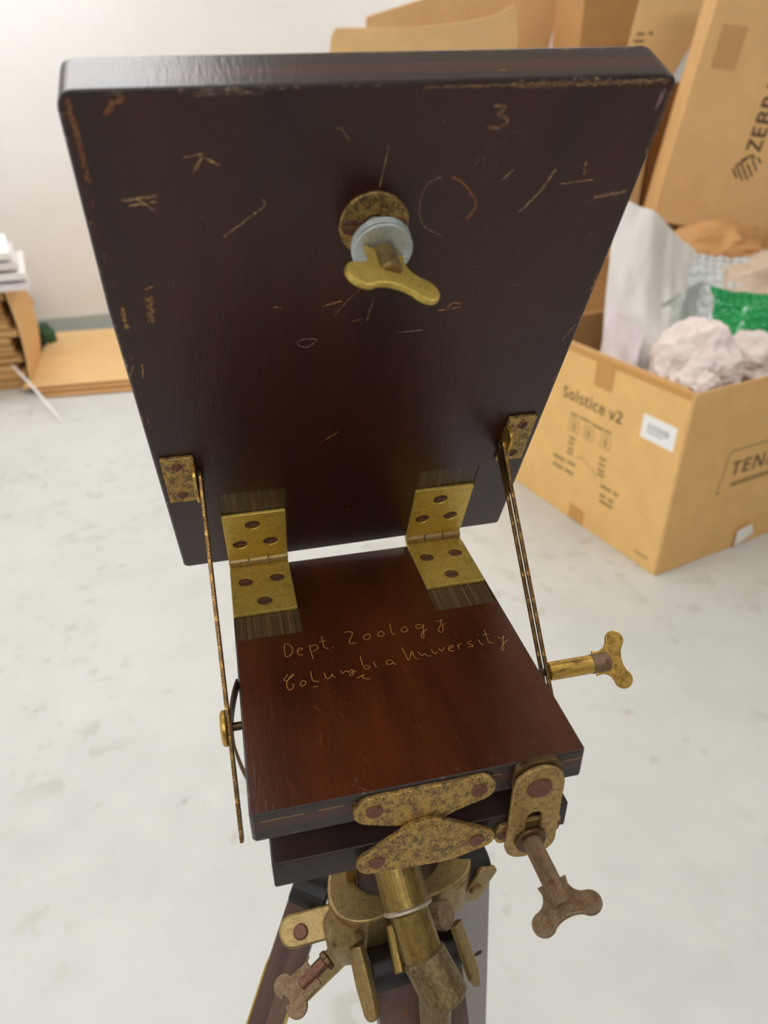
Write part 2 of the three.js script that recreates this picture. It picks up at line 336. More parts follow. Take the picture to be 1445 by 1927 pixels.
// tilting board, front face at w = 0 of its own frame
{
  const outline = new THREE.Shape(), a = BW / 2 + 0.001, y0 = BB, y1 = BB + BH;
  outline.moveTo(-a + 0.003, y0); outline.lineTo(a - 0.003, y0); outline.quadraticCurveTo(a, y0, a, y0 + 0.003); outline.lineTo(a + 0.0012, y1 - 0.1); outline.lineTo(a + 0.0012, y1 - 0.006); outline.quadraticCurveTo(a + 0.0012, y1, a - 0.006, y1);
  outline.lineTo(-a + 0.004, y1); outline.quadraticCurveTo(-a - 0.0012, y1, -a - 0.0020, y1 - 0.006); outline.lineTo(-a - 0.0036, y0 + 0.21); outline.lineTo(-a - 0.0010, y0 + 0.003); outline.quadraticCurveTo(-a, y0, -a + 0.003, y0);
  const g = extrude(outline, BT, 0.0014, 4, 10).translate(0, 0, -BT).applyMatrix4(new THREE.Matrix4().set(1, 0.004, 0, 0, 0.018, 1, 0, 0, 0, 0, 1, 0, 0, 0, 0, 1));   // a little out of square
  const cut = (x) => boxAt(0.0388, 0.0735, 0.0018, x, BB + 0.0362, 0.0001);
  const b = mortised(g, [M.board, M.boardEdge], [cut(-0.0602), cut(0.0595)]);
  const board = part(stand, 'tilting_board', b.geometry, b.material, [0, 0, 0], 'large rectangular mahogany board leaning forward, scuffed and scratched');
  onBoard(board, 0, 0);
}
// table board, top face at y = 0
{
  const s = new THREE.Shape(), a = TW / 2, r = 0.0015;
  s.moveTo(-a + r, -TD); s.lineTo(a - r, -TD); s.lineTo(a, -TD + r); s.lineTo(a, -r); s.lineTo(a - r, 0); s.lineTo(-a + r, 0); s.lineTo(-a, -r); s.lineTo(-a, -TD + r); s.lineTo(-a + r, -TD);
  const g = extrude(s, TT, 0.0009, 3).rotateX(-Math.PI / 2).translate(0, -TT, 0);
  const cut = (x) => { const c = boxAt(0.0388, 0.0018, 0.0735, x, 0.0001, 0.0362), p = c.attributes.position, uv = c.attributes.uv; for (let i = 0; i < p.count; i++) uv.setXY(i, p.getX(i), -p.getZ(i)); return c; };
  const b = mortised(g, [M.table, M.tableEdge], [cut(-0.0602), cut(0.0595)]);
  part(stand, 'table_board', b.geometry, b.material, at(0, 0, 0), 'small mahogany table board scratched with the words Dept. Zoology Columbia University');
}
// base board under the table board
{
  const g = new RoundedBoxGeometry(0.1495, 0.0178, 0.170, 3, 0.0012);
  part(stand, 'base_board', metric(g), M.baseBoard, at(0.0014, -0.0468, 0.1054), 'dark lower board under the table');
}

// slotted screw head: disc with a saw cut, lying in the xy plane and facing +z
function screwHead(r, h = 0.0009, turn = 0, dome = 0.3) {
  const gap = r * 0.13, list = [];
  for (const s of [0, 1]) {
    const a = Math.asin(gap / r), sh = new THREE.Shape(); sh.absarc(0, 0, r, a, Math.PI - a); sh.lineTo(Math.cos(Math.PI - a) * r, gap);
    list.push(extrude(sh, h, h * dome, 2, 16).rotateZ(s * Math.PI));
  }
  list.push(new THREE.CylinderGeometry(r * 0.98, r * 0.98, h * 0.35, 24).rotateX(Math.PI / 2).translate(0, 0, h * 0.17));
  return merged(list).rotateZ(turn);
}
const plugHead = (r, h = 0.0012) => turned([[0, 0], [r, 0], [r, h * 0.55], [r * 0.9, h * 0.9], [0, h]], 28).rotateX(Math.PI / 2);

// butt hinges: knuckles on the hinge line, one leaf on each board
function leafShape(w, l, up, spots, r) {
  const s = roundRect(w, l, 0.0008, 0, up * l / 2);
  for (const [x, y] of spots) hole(s, x, y, r);
  return s;
}
function hinge(x) {
  const L = 0.0385, kr = 0.0036;
  const third = (i) => rod(kr, L / 3 - 0.0004, 0.0003, 24).rotateZ(-Math.PI / 2).translate(-L / 2 + i * L / 3 + 0.0002, 0, 0);
  const root = part(stand, 'hinge', merged([third(0), third(2)]), dull.round, at(x, 0.0036, -0.0022));
  part(root, 'knuckle', third(1), dull.round);
  part(root, 'pin', rod(0.0014, L + 0.0006, 0.0002, 14).rotateZ(-Math.PI / 2), satin.round, [-L / 2 - 0.0003, 0, 0]);
  const low = [[-0.0098, -0.0205], [0.0103, -0.0195], [0.0005, -0.0422]], high = [[-0.0105, 0.0222], [0.0088, 0.0222], [-0.0014, 0.0430]];
  const lay = (o, p, lean) => { o.rotation.x = lean; o.position.copy(p); return o; };
  lay(part(root, 'leaf', extrude(leafShape(L, 0.0533, -1, low, 0.0046), 0.0021, 0.0004), satin.flat), V(0, -0.0041, 0.0001), -Math.PI / 2);
  const up = (u, v, w) => V(u, v, w).applyAxisAngle(V(1, 0, 0), TILT).add(V(0, -0.0006 + (x > 0 ? 0.0025 : 0), -0.0018 + (x > 0 ? 0.0011 : 0)));
  lay(part(root, 'leaf', extrude(leafShape(L, 0.0548, 1, high, 0.0046), 0.0021, 0.0004), satin.flat), up(0, 0, -0.0005), TILT);
  for (const [a, b] of low) lay(part(root, 'screw', screwHead(0.0041, 0.0012, range(-0.2, 0.45)), rust.flat), V(a, -0.0040, 0.0001 - b), -Math.PI / 2);
  for (const [a, b] of high) lay(part(root, 'screw', screwHead(0.0041, 0.0012, range(-0.2, 0.45)), rust.flat), up(a, b, -0.0004), TILT);
}
hinge(-0.0605); hinge(0.0595);

// wing of a thumb screw in the xy plane: axis along +y, shoulder at y = 0
function wingShape(k = 1, spread = 1) {
  const s = new THREE.Shape(), q = (x) => x * k, c = 0.011 * spread, r = 0.0054, pi = Math.PI;
  s.moveTo(q(-0.0070), 0); s.lineTo(q(-0.0064), q(0.0035)); s.quadraticCurveTo(q(-0.0072), q(0.0088), q(-c - 0.00084), q(0.0099));
  s.absarc(q(-c), q(0.0152), q(r), 1.45 * pi, 0.22 * pi, true);
  s.quadraticCurveTo(q(-0.0038), q(0.0168), 0, q(0.0168)); s.quadraticCurveTo(q(0.0038), q(0.0168), q(c - 0.00416), q(0.0186));
  s.absarc(q(c), q(0.0152), q(r), 0.78 * pi, -0.45 * pi, true);
  s.quadraticCurveTo(q(0.0072), q(0.0088), q(0.0064), q(0.0035)); s.lineTo(q(0.0070), 0); s.lineTo(q(-0.0070), 0);
  return s;
}

// mounting screw of the tilting board: brass rose, three zinc washers, wing
{
  const cx = -0.0012, cy = 0.2465, s = new THREE.Shape(); s.absarc(0, 0, 0.0143, 0, Math.PI * 2); hole(s, 0, 0, 0.0048);
  const rose = onBoard(part(stand, 'rose_plate', extrude(s, 0.0018, 0.0006, 3, 32), spotted.flat), cx, cy, 0);
  for (const x of [-0.0098, 0.0098]) part(rose, 'screw', screwHead(0.0035, 0.0009, 0.05), rust.flat, [x, 0, 0.0014]);
  const shaft = onBoard(part(stand, 'mounting_screw', rod(0.0040, 0.018, 0.0003).rotateX(Math.PI / 2), worn.round), cx, cy, -0.001);
  const disc = turned([[0, 0], [0.0114, 0], [0.0120, 0.0004], [0.0120, 0.0009], [0.0115, 0.0014], [0, 0.0014]], 56).rotateX(Math.PI / 2);
  for (const [k, w] of [0.0142, 0.01615, 0.0181].entries()) part(shaft, 'washer', disc, zinc.round, [[0.0002, 0, 0], [-0.0001, 0.0002, 0], [0, 0, 0]][k].map((q, i) => (i === 2 ? w : q)));
  const blade = part(shaft, 'wing', slab(wingShape(1.2, 1), 0.0026, 0.0006), satin.flat, [0, 0, 0.0202]);
  blade.quaternion.setFromRotationMatrix(new THREE.Matrix4().makeRotationZ(R(-20)).multiply(new THREE.Matrix4().makeRotationX(Math.PI / 2)));
  part(shaft, 'barrel', rod(0.0049, 0.0135, 0.001).rotateX(Math.PI / 2), dull.round, [0, 0, 0.0195]);
  const rivet = part(shaft, 'rivet', plugHead(0.0012, 0.0006), rust.round, [0.0015, 0.0046, 0.028]); rivet.rotation.x = -Math.PI / 2;
}

// slotted stays from the tilting board's brackets to the sides of the table board
const PIVOT = V(0, 0.0890, 0.0403), STUD = V(0, -0.0090, 0.1285);
function stay(x) {
  const dir = STUD.clone().sub(PIVOT), len = 0.187, s = new THREE.Shape(), w = 0.0062;
  s.absarc(0, 0, w, Math.PI, 0, true); s.lineTo(w, -0.014); s.quadraticCurveTo(w, -0.020, 0.0052, -0.024); s.lineTo(0.0052, -len); s.lineTo(-0.0052, -len); s.lineTo(-0.0052, -0.024); s.quadraticCurveTo(-w, -0.020, -w, -0.014); s.lineTo(-w, 0);
  const slot = new THREE.Path(); slot.absarc(0, -0.030, 0.0029, 0, Math.PI); slot.lineTo(-0.0029, -len + 0.012); slot.absarc(0, -len + 0.012, 0.0029, Math.PI, 2 * Math.PI); slot.lineTo(0.0029, -0.030);
  s.holes.push(slot);
  const g = slab(s, 0.0019, 0.0003).rotateY(Math.PI / 2);                      // length along -y, flat side facing x
  const m = part(stand, 'stay', g, [bronze.flat, edged.flat], at(x, PIVOT.y, PIVOT.z), 'slotted brass stay bar');
  m.rotation.x = Math.atan2(-dir.z, -dir.y);
  const side = Math.sign(x);
  const cap = part(m, 'rivet', plugHead(0.0024, 0.0009), bronze.round, [-side * 0.0009, 0, 0]); cap.rotation.y = -side * Math.PI / 2;
  return m;
}
stay(0.0868); stay(-0.0868);
function stayBracket(u, v, side) {                                               // angle plate screwed to the board, its ear standing out to carry the stay
  const g = extrude(roundRect(0.0172, 0.0385, 0.0006), 0.0022, 0.0004);
  const root = onBoard(part(stand, 'stay_bracket', g, spotted.flat), u, v);
  const tab = part(root, 'ear', slab(roundRect(0.0250, 0.0125, 0.0045, 0, 0.0052), 0.0018, 0.0004), gilt.flat, [-side * 0.0078, 0.0005, 0]);
  tab.quaternion.setFromRotationMatrix(new THREE.Matrix4().makeBasis(V(0, 1, 0), V(0, 0, 1), V(1, 0, 0)));
  for (const [y, t] of [[0.0125, 1.2], [-0.0125, 1.0]]) part(root, 'screw', screwHead(0.0029, 0.0011, t), rust.flat, [0.001 * side, y, 0.0018]);
}
stayBracket(0.0957, 0.1005, 1); stayBracket(-0.0972, 0.0955, -1);

// the clamp screw through the right stay, and the stud with its bowed spring on the left
{
  const root = part(stand, 'stay_clamp_screw', rod(0.0052, 0.0335, 0.0008).rotateZ(-Math.PI / 2), gilt.round, at(0.0885, STUD.y, STUD.z));
  const face = V(0, 0.72, 0.69), w = part(root, 'wing', slab(wingShape(1.0, 1), 0.0024, 0.0005), gilt.flat, [0.0285, 0, 0]);
  w.quaternion.setFromRotationMatrix(new THREE.Matrix4().makeBasis(V(1, 0, 0).cross(face).normalize(), V(1, 0, 0), face));
  const tip = part(root, 'barrel', rod(0.0055, 0.012, 0.0012).rotateZ(-Math.PI / 2), brown.round, [0.0255, 0, 0]); tip.userData.label = 'tarnished end of the shaft';
  const pin = part(root, 'rivet', plugHead(0.0013, 0.0008), rust.round, [0.0345, 0.0052 * 0.72, 0.0052 * 0.69]); pin.quaternion.setFromUnitVectors(V(0, 0, 1), face);
  part(root, 'stud', rod(0.0022, 0.009, 0.0003, 16).rotateZ(-Math.PI / 2), bronze.round, [-0.009, 0, 0]);
}
{
  const root = part(stand, 'stay_stud', turned([[0, 0], [0.0086, 0], [0.0092, 0.0006], [0.0092, 0.0020], [0.0080, 0.0030], [0, 0.0034]], 36).rotateZ(Math.PI / 2), gilt.round, at(-0.0878, STUD.y, STUD.z), 'round brass stud head on the left stay');
  part(root, 'stud', rod(0.0022, 0.0085, 0.0003, 16).rotateZ(-Math.PI / 2), bronze.round, [-0.0002, 0, 0]);
  const bow = sheet((u, v) => V(0.0010 + 0.0052 * Math.pow(2 * v - 1, 2), (u - 0.5) * 0.013 * (1 - 0.25 * Math.pow(2 * v - 1, 4)), (v - 0.5) * 0.052), 4, 28, 0.0011);
  const spring = part(root, 'bow_spring', bow, bronze.flat, [0.0012, -0.001, 0.001]); spring.rotation.x = R(18);
}

// pivot plates across the front of the boards
const FRONT = 0.1904;
function platePath(pts) { const s = new THREE.Shape(); pts.forEach((p, i) => { if (!i) s.moveTo(p[0], p[1]); else if (p.length === 2) s.lineTo(p[0], p[1]); else s.quadraticCurveTo(p[0], p[1], p[2], p[3]); }); return s; }
{
  const s = new THREE.Shape();
  s.absarc(-0.0250, -0.0105, 0.0092, Math.PI * 0.5, Math.PI * 1.42, false); s.quadraticCurveTo(-0.014, -0.0252, -0.002, -0.0268); s.quadraticCurveTo(0.009, -0.0262, 0.0145, -0.0222);
  s.lineTo(0.0295, -0.0176); s.absarc(0.0258, -0.0098, 0.0086, -Math.PI * 0.35, Math.PI * 0.5, false); s.lineTo(-0.0250, -0.0013);
  const root = part(stand, 'pivot_plate', extrude(s, 0.0026, 0.0006, 3), spotted.flat, at(0, 0, FRONT), 'pitted brass plate on the table board edge');
  for (const x of [-0.0245, 0.0258]) part(root, 'rivet', plugHead(0.0041, 0.0011), rust.round, [x, -0.0105, 0.0024]);
}
{
  const s = new THREE.Shape();
  s.absarc(-0.0262, -0.0448, 0.0080, Math.PI * 0.62, Math.PI * 1.52, false); s.lineTo(0.006, -0.0555); s.quadraticCurveTo(0.016, -0.0555, 0.0285, -0.0512);
  s.absarc(0.0282, -0.0442, 0.0070, -Math.PI * 0.5, Math.PI * 0.42, false); s.lineTo(0.0085, -0.0232); s.quadraticCurveTo(0, -0.0188, -0.0085, -0.0226); s.lineTo(-0.0286, -0.0372);
  const root = part(stand, 'pivot_plate', extrude(s, 0.0028, 0.0006, 3), spotted.flat, at(0, 0, FRONT + 0.0026), 'pitted brass plate on the base board edge');
  for (const [x, y] of [[-0.0245, -0.0446], [0.0255, -0.0440]]) part(root, 'rivet', plugHead(0.0040, 0.0011), rust.round, [x, y, 0.0026]);
  part(root, 'pivot', plugHead(0.0052, 0.0012), spotted.round, [0.0008, -0.0298, 0.0026]);
}
// slotted tilt plate with its clamp screw
{
  const s = new THREE.Shape(), w = 0.0135;
  s.moveTo(-w, -0.0555); s.absarc(-w + 0.0105, -0.0555, 0.0105, Math.PI, Math.PI * 1.5); s.lineTo(w - 0.0105, -0.066); s.absarc(w - 0.0105, -0.0555, 0.0105, -Math.PI / 2, 0);
  s.lineTo(w - 0.0005, -0.012); s.absarc(0, -0.0128, w - 0.0005, 0, Math.PI); s.lineTo(-w, -0.0555);
  const slot = new THREE.Path(); slot.absarc(0, -0.0355, 0.0040, 0, Math.PI); slot.lineTo(-0.0040, -0.054); slot.absarc(0, -0.054, 0.0040, Math.PI, 2 * Math.PI); slot.lineTo(0.0040, -0.0355); s.holes.push(slot);
  const root = part(stand, 'tilt_plate', extrude(s, 0.0024, 0.0006, 3), yellowed.flat, at(0.0548, 0.0005, FRONT + 0.0036), 'slotted brass plate with a rounded top');
  part(root, 'spacer', extrude(roundRect(0.0262, 0.0200, 0.0085, 0, -0.0088), 0.0034, 0.0005), bronze.flat, [0, 0.0006, -0.0035]);
  part(root, 'rivet', plugHead(0.0064, 0.0014), rust.round, [0.0002, -0.0135, 0.0022]);
}
{
  const s = roundRect(0.0345, 0.0135, 0.0035);
  const root = part(stand, 'clamp_bridge', extrude(s, 0.0024, 0.0005), yellowed.flat, at(0.0545, -0.0492, FRONT));
  for (const x of [-0.0145, 0.0145]) part(root, 'screw', screwHead(0.0026, 0.0009, 0.7), rust.flat, [x, 0, 0.0021]);
}
{
  const root = part(stand, 'tilt_clamp_screw', rod(0.0047, 0.0375, 0.0007).rotateX(Math.PI / 2), brown.round, at(0.0538, -0.0505, FRONT + 0.006), 'rusty brown wing screw');
  root.rotation.set(R(-3), R(1), 0);
  part(root, 'collar', turned([[0.0042, 0], [0.0078, 0], [0.0083, 0.0005], [0.0083, 0.0016], [0.0076, 0.0024], [0.0042, 0.0026]], 40).rotateX(Math.PI / 2), bronze.round);
  const blade = part(root, 'wing', slab(wingShape(1.04, 1), 0.0026, 0.0006), brown.flat, [0, 0, 0.0250]);
  blade.quaternion.setFromRotationMatrix(new THREE.Matrix4().makeRotationZ(R(20)).multiply(new THREE.Matrix4().makeRotationX(Math.PI / 2)));
  const pin = part(root, 'rivet', plugHead(0.0015, 0.0006), rust.round, [-0.0016, 0.0054, 0.0275]); pin.quaternion.setFromUnitVectors(V(0, 0, 1), V(-0.3, 0.95, 0).normalize()); pin.position.y = 0.0043;
}

// ---- head casting, columns, crank and legs under the base board (all in the head's frame)
function beam(name, from, to, width, thick, facing, material, label, r = 0.0012, parent = stand) {
  const len = from.distanceTo(to), g = metric(new RoundedBoxGeometry(width, len, thick, 3, r).translate(0, len / 2, 0));
  return aim(part(parent, name, g, material, undefined, label), from, to, facing);
}
const hv = (x, y, z) => V(x, HEAD + y, z);
const VIEW = V(-0.06, 0.45, 0.29).normalize();                                // roughly square to the leg fronts
for (const [x, z] of [[-0.0150, 0.116], [0.0275, 0.112]]) {
  const post = beam('column', hv(x, -0.205, z), hv(x, -0.056, z), 0.0165, 0.018, V(0, 0, 1), M.leg);
  for (const s of [-1, 1]) part(post, 'rail', metric(new RoundedBoxGeometry(0.0072, 0.148, 0.020, 2, 0.001)), tube.flat, [s * 0.0121, 0.0745, 0.001]);
}
{
  const lobes = (r0, r1, ph, n = 60) => { const p = []; for (let i = 0; i < n; i++) { const a = i / n * 2 * Math.PI, r = r0 + r1 * Math.pow(0.5 + 0.5 * Math.cos(3 * (a - ph)), 1.6); p.push(new THREE.Vector2(Math.cos(a) * r, Math.sin(a) * r)); } return p; };
  const s = new THREE.Shape(lobes(0.0395, 0.0145, R(-140))); s.holes.push(new THREE.Path(lobes(0.0275, 0.004, R(-140))));
  const g = extrude(s, 0.036, 0.0018, 4).rotateX(-Math.PI / 2);
  const root = part(stand, 'head_casting', g, dull.flat, at(0.002, -0.2035, 0.112), 'cast brass head ring');
  part(root, 'boss', turned([[0, 0], [0.010, 0], [0.0125, 0.006], [0.014, 0.030], [0.0105, 0.036], [0, 0.036]], 32), dull.round, [-0.0375, -0.006, 0.0335]);
  part(root, 'boss', turned([[0, 0], [0.008, 0], [0.010, 0.004], [0.010, 0.020], [0.0075, 0.0235], [0, 0.0235]], 32), dull.round, [0.0360, 0.010, 0.0220]);
  const lug = part(root, 'lug', slab(platePath([[-0.018, -0.0100], [0.008, -0.0100], [0.0185, -0.0096, 0.0185, 0], [0.0185, 0.0100, 0.008, 0.0100], [-0.018, 0.0100]]), 0.0050, 0.0014), dull.flat, [-0.0605, 0.0125, 0.0238]);
  lug.quaternion.setFromRotationMatrix(new THREE.Matrix4().makeBasis(V(-1, 0.02, 0.12).normalize(), V(-1, 0.02, 0.12).cross(V(-0.06, 0.45, 0.29)).normalize().negate(), V(-0.06, 0.45, 0.29).normalize()));
  const bolt = part(root, 'bolt', turned([[0, 0], [0.0048, 0], [0.0048, 0.0020], [0.0036, 0.0030], [0, 0.0030]], 24).rotateX(Math.PI / 2), rust.round, [-0.0655, 0.0135, 0.0262]); bolt.quaternion.copy(lug.quaternion);
  aim(part(root, 'arm', slab(platePath([[-0.0052, 0], [0.0052, 0], [0.0058, 0.022], [0.0048, 0.036], [0.0040, 0.0405, 0, 0.0405], [-0.0040, 0.0405, -0.0048, 0.036], [-0.0058, 0.022]]), 0.0058, 0.0012), dull.flat), V(-0.0332, 0.020, 0.0465), V(-0.0295, -0.0015, 0.0775), V(-0.55, 0.45, 0.4));
  aim(part(root, 'arm', slab(platePath([[-0.0048, 0], [0.0048, 0], [0.0052, 0.024], [0.0046, 0.032], [0, 0.0385], [-0.0046, 0.032], [-0.0052, 0.024]]), 0.0052, 0.0012), dull.flat), V(0.0305, 0.022, 0.0480), V(0.0360, 0.001, 0.0690), V(0.75, 0.45, 0.4));
  aim(part(root, 'guide_pin', rod(0.0043, 0.026, 0.0008), tube.round), V(-0.0100, 0.032, 0.0450), V(-0.0098, 0.0215, 0.0680));
}
// crank handle coming forward from the head
{
  const a = hv(-0.0030, -0.1280, 0.1430), b = hv(0.0000, -0.1445, 0.1645), c = hv(0.0040, -0.1610, 0.1825), d = hv(0.0128, -0.1755, 0.2010);
  const root = aim(part(stand, 'crank_handle', rod(0.0138, a.distanceTo(b), 0.0012, 40), tube.round, undefined, 'brass crank handle with a folding lever'), a, b, VIEW);
  root.updateMatrix(); const inverse = root.matrix.clone().invert(), loc = (p) => p.clone().applyMatrix4(inverse);
  aim(part(root, 'ferrule', turned([[0.0110, 0], [0.0140, 0], [0.0148, 0.0008], [0.0148, 0.0020], [0.0138, 0.0028], [0.0110, 0.0028]], 40), worn.round), loc(b).add(V(0, -0.0018, 0)), loc(b).add(V(0, 0.5, 0)));
  aim(part(root, 'barrel', rod(0.0120, b.distanceTo(c) + 0.002, 0.0008, 40), tube.round), loc(b), loc(c), V(0, 0, 1));
  aim(part(root, 'knuckle', rod(0.0134, 0.0300, 0.0022, 40), aged.round), loc(c), loc(d), V(0.2, 0, 1));
  const e = hv(0.0085, -0.183, 0.1985), f = hv(0.0085, -0.262, 0.2090);
  aim(part(root, 'lever', slab(platePath([[-0.0098, 0], [0.0098, 0], [0.0090, 0.04], [0.0090, 0.08], [-0.0082, 0.08], [-0.0082, 0.04]]), 0.0085, 0.0016), aged.flat), loc(e.clone().add(V(0, 0.012, -0.003))), loc(f), V(0.2, -0.3, 1));
  const p = part(root, 'rivet', plugHead(0.0056, 0.0012), worn.round); p.position.copy(loc(hv(0.0128, -0.1700, 0.2040))); p.quaternion.setFromUnitVectors(V(0, 0, 1), loc(hv(-0.03, 0.1, 0.42)).sub(p.position).normalize());
}
// small knurled nut beside the crank
{
  const p = []; for (let i = 0; i < 48; i++) { const a = i / 48 * 2 * Math.PI, r = i % 2 ? 0.0088 : 0.0079; p.push(new THREE.Vector2(Math.cos(a) * r, Math.sin(a) * r)); }
  const m = part(stand, 'knurled_nut', extrude(new THREE.Shape(p), 0.008, 0.0004), brown.flat, at(0.0215, -0.1765, 0.155)); m.rotation.set(R(-50), R(40), 0);
}
function leg(top, foot, width, thick, facing, mat = M.leg) {
  const root = beam('leg', top, foot, width, thick, facing, mat, undefined, 0.0015), len = top.distanceTo(foot);
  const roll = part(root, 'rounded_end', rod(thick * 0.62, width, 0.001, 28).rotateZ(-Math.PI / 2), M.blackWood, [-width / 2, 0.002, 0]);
  part(root, 'ferrule', metric(new RoundedBoxGeometry(width + 0.003, 0.05, thick + 0.003, 2, 0.001)), dull.flat, [0, len - 0.03, 0]);
  const tip = part(root, 'foot', rod(0.006, 0.012, 0.003), bronze.round, [0, len - 0.010, 0]);
  return root;
}
{
  const left = leg(hv(-0.0520, -0.186, 0.1130), hv(-0.385, -1.018, 0.318), 0.0240, 0.020, VIEW);
  part(left, 'edge_strip', metric(new RoundedBoxGeometry(0.0014, 0.80, 0.0205, 1, 0.0004)), satin.flat, [0.0121, 0.46, 0]);
  part(left, 'edge_strip', metric(new RoundedBoxGeometry(0.0014, 0.80, 0.0205, 1, 0.0004)), satin.flat, [-0.0121, 0.46, 0]);
}
{
  const right = leg(hv(0.0500, -0.176, 0.1250), hv(0.125, -1.018, 0.055), 0.0300, 0.018, V(0.05, 0.35, 0.6), glareGrey.flat);  // grey tone paints the glare on this leg
  part(right, 'ear', slab(roundRect(0.016, 0.034, 0.004), 0.0040, 0.0010), dull.flat, [-0.004, 0.012, 0.0112]).rotation.z = R(-28);
  part(right, 'bolt', turned([[0, 0], [0.0046, 0], [0.0046, 0.0016], [0.0034, 0.0026], [0, 0.0026]], 24).rotateX(Math.PI / 2), dull.round, [-0.0015, 0.014, 0.0128]);
  part(right, 'screw', plugHead(0.0036, 0.0006), slotDark, [-0.0060, 0.128, 0.0088]);
}
{
  const front = leg(hv(0.0045, -0.2000, 0.1640), hv(0.042, -1.018, 0.455), 0.0570, 0.0200, V(0, 0.45, 0.35));
  part(front, 'screw', plugHead(0.0028, 0.0006), rust.round, [0.012, 0.03, 0.0098]);
}
beam('leg_brace', hv(-0.0395, -0.206, 0.148), hv(-0.0800, -0.300, 0.128), 0.0150, 0.0034, VIEW, dull.flat, 'flat brass brace bar');
// clamp screw at the left of the head
{
  const a = hv(-0.0500, -0.1868, 0.1610), b = hv(-0.0770, -0.1960, 0.1735), root = aim(part(stand, 'leg_clamp_screw', rod(0.0036, 0.020, 0.0006), rust.round), a, b, VIEW);
  part(root, 'collar', rod(0.0058, 0.004, 0.0008), bronze.round, [0, -0.002, 0]);
  part(root, 'wing', slab(wingShape(1.2, 0.52), 0.0026, 0.0006), brown.flat, [0, 0.0095, 0]).rotation.y = R(20);
}

// ---------------------------------------------------------------- the room (its own frame: x along the back wall, z out from it)
const ROOM_AT = V(-2.0, 0, -4.27), ROOM_TURN = R(18);
const X0 = -3.8, X1 = 5.6, Z1 = 9.2, T = 0.12;
const inRoom = (m) => { m.position.applyAxisAngle(V(0, 1, 0), ROOM_TURN).add(ROOM_AT); m.rotation.y = ROOM_TURN; return m; };
const floorMap = texture(canvas(2048, 2048, (x, y) => {
  const big = fbm(x / 310, y / 310, 401, 4, 7, 7) - 0.5, mid = fbm(x / 60, y / 60, 411, 4, 34, 34) - 0.5, blot = smooth(fbm(x / 34, y / 34, 421, 4, 60, 60), 0.60, 0.74) * smooth(fbm(x / 210, y / 210, 431, 2, 10, 10), 0.42, 0.66), fine = hash(x, y, 441) - 0.5;
  const k = 1 + 0.05 * big + 0.045 * mid - 0.055 * blot + 0.02 * fine;
  return [206 * k, 206 * k, 201 * k - 4 * blot];
}, (g, w) => {
  for (let i = 0; i < 90; i++) { const x = rnd() * w, y = rnd() * w, a = rnd() * 3, r = range(4, 15); g.fillStyle = `rgba(${rnd() < 0.5 ? '160,138,122' : '150,148,140'},${range(0.06, 0.2).toFixed(2)})`; for (let j = 0; j < 4; j++) { g.beginPath(); g.ellipse(x + range(-8, 8), y + range(-5, 5), r * range(0.3, 1), r * range(0.15, 0.5), a + range(-0.5, 0.5), 0, 7); g.fill(); } }
  for (let i = 0; i < 9; i++) { const x = rnd() * w, y = rnd() * w, a = rnd() * 6; g.strokeStyle = 'rgba(150,146,138,0.25)'; g.lineWidth = range(0.8, 1.8); g.beginPath(); g.moveTo(x, y); g.quadraticCurveTo(x + 90 * Math.cos(a), y + 90 * Math.sin(a), x + 180 * Math.cos(a + 0.3), y + 180 * Math.sin(a + 0.3)); g.stroke(); }
}));
const wallMap = texture(canvas(512, 512, (x, y) => { const k = 1 + 0.02 * (fbm(x / 40, y / 40, 461, 4, 13, 13) - 0.5) + 0.012 * (hash(x, y, 463) - 0.5); return [239 * k, 238 * k, 237 * k]; }));
const wallMat = standard({ map: repeated(wallMap, 0.8, 0.8), roughness: 0.85 });
const room = (name, w, h, d, x, y, z, mat) => { const m = structure(name, metric(new THREE.BoxGeometry(w, h, d)), mat); m.position.set(x, y, z); return inRoom(m); };
room('floor', X1 - X0 + 2 * T, T, Z1 + 2 * T, (X0 + X1) / 2, -T / 2, Z1 / 2, new THREE.MeshPhysicalMaterial({ map: repeated(floorMap, 0.42, 0.42), roughness: 0.42, specularIntensity: 0.7 }));
room('ceiling', X1 - X0 + 2 * T, T, Z1 + 2 * T, (X0 + X1) / 2, CEILING_Y + T / 2, Z1 / 2, standard({ color: 0xe8e4dc, roughness: 0.9 }));
room('wall_back', X1 - X0 + 2 * T, CEILING_Y, T, (X0 + X1) / 2, CEILING_Y / 2, -T / 2, wallMat);
room('wall_front', X1 - X0 + 2 * T, CEILING_Y, T, (X0 + X1) / 2, CEILING_Y / 2, Z1 + T / 2, wallMat);
room('wall_left', T, CEILING_Y, Z1, X0 - T / 2, CEILING_Y / 2, Z1 / 2, wallMat);
room('wall_right', T, CEILING_Y, Z1, X1 + T / 2, CEILING_Y / 2, Z1 / 2, wallMat);
const baseMat = standard({ color: 0xb6bcb8, roughness: 0.6 });
room('baseboard_back', X1 - X0, 0.10, 0.008, (X0 + X1) / 2, 0.05, 0.004, baseMat);
room('baseboard_left', 0.008, 0.10, Z1 - 0.02, X0 + 0.004, 0.05, Z1 / 2, baseMat);

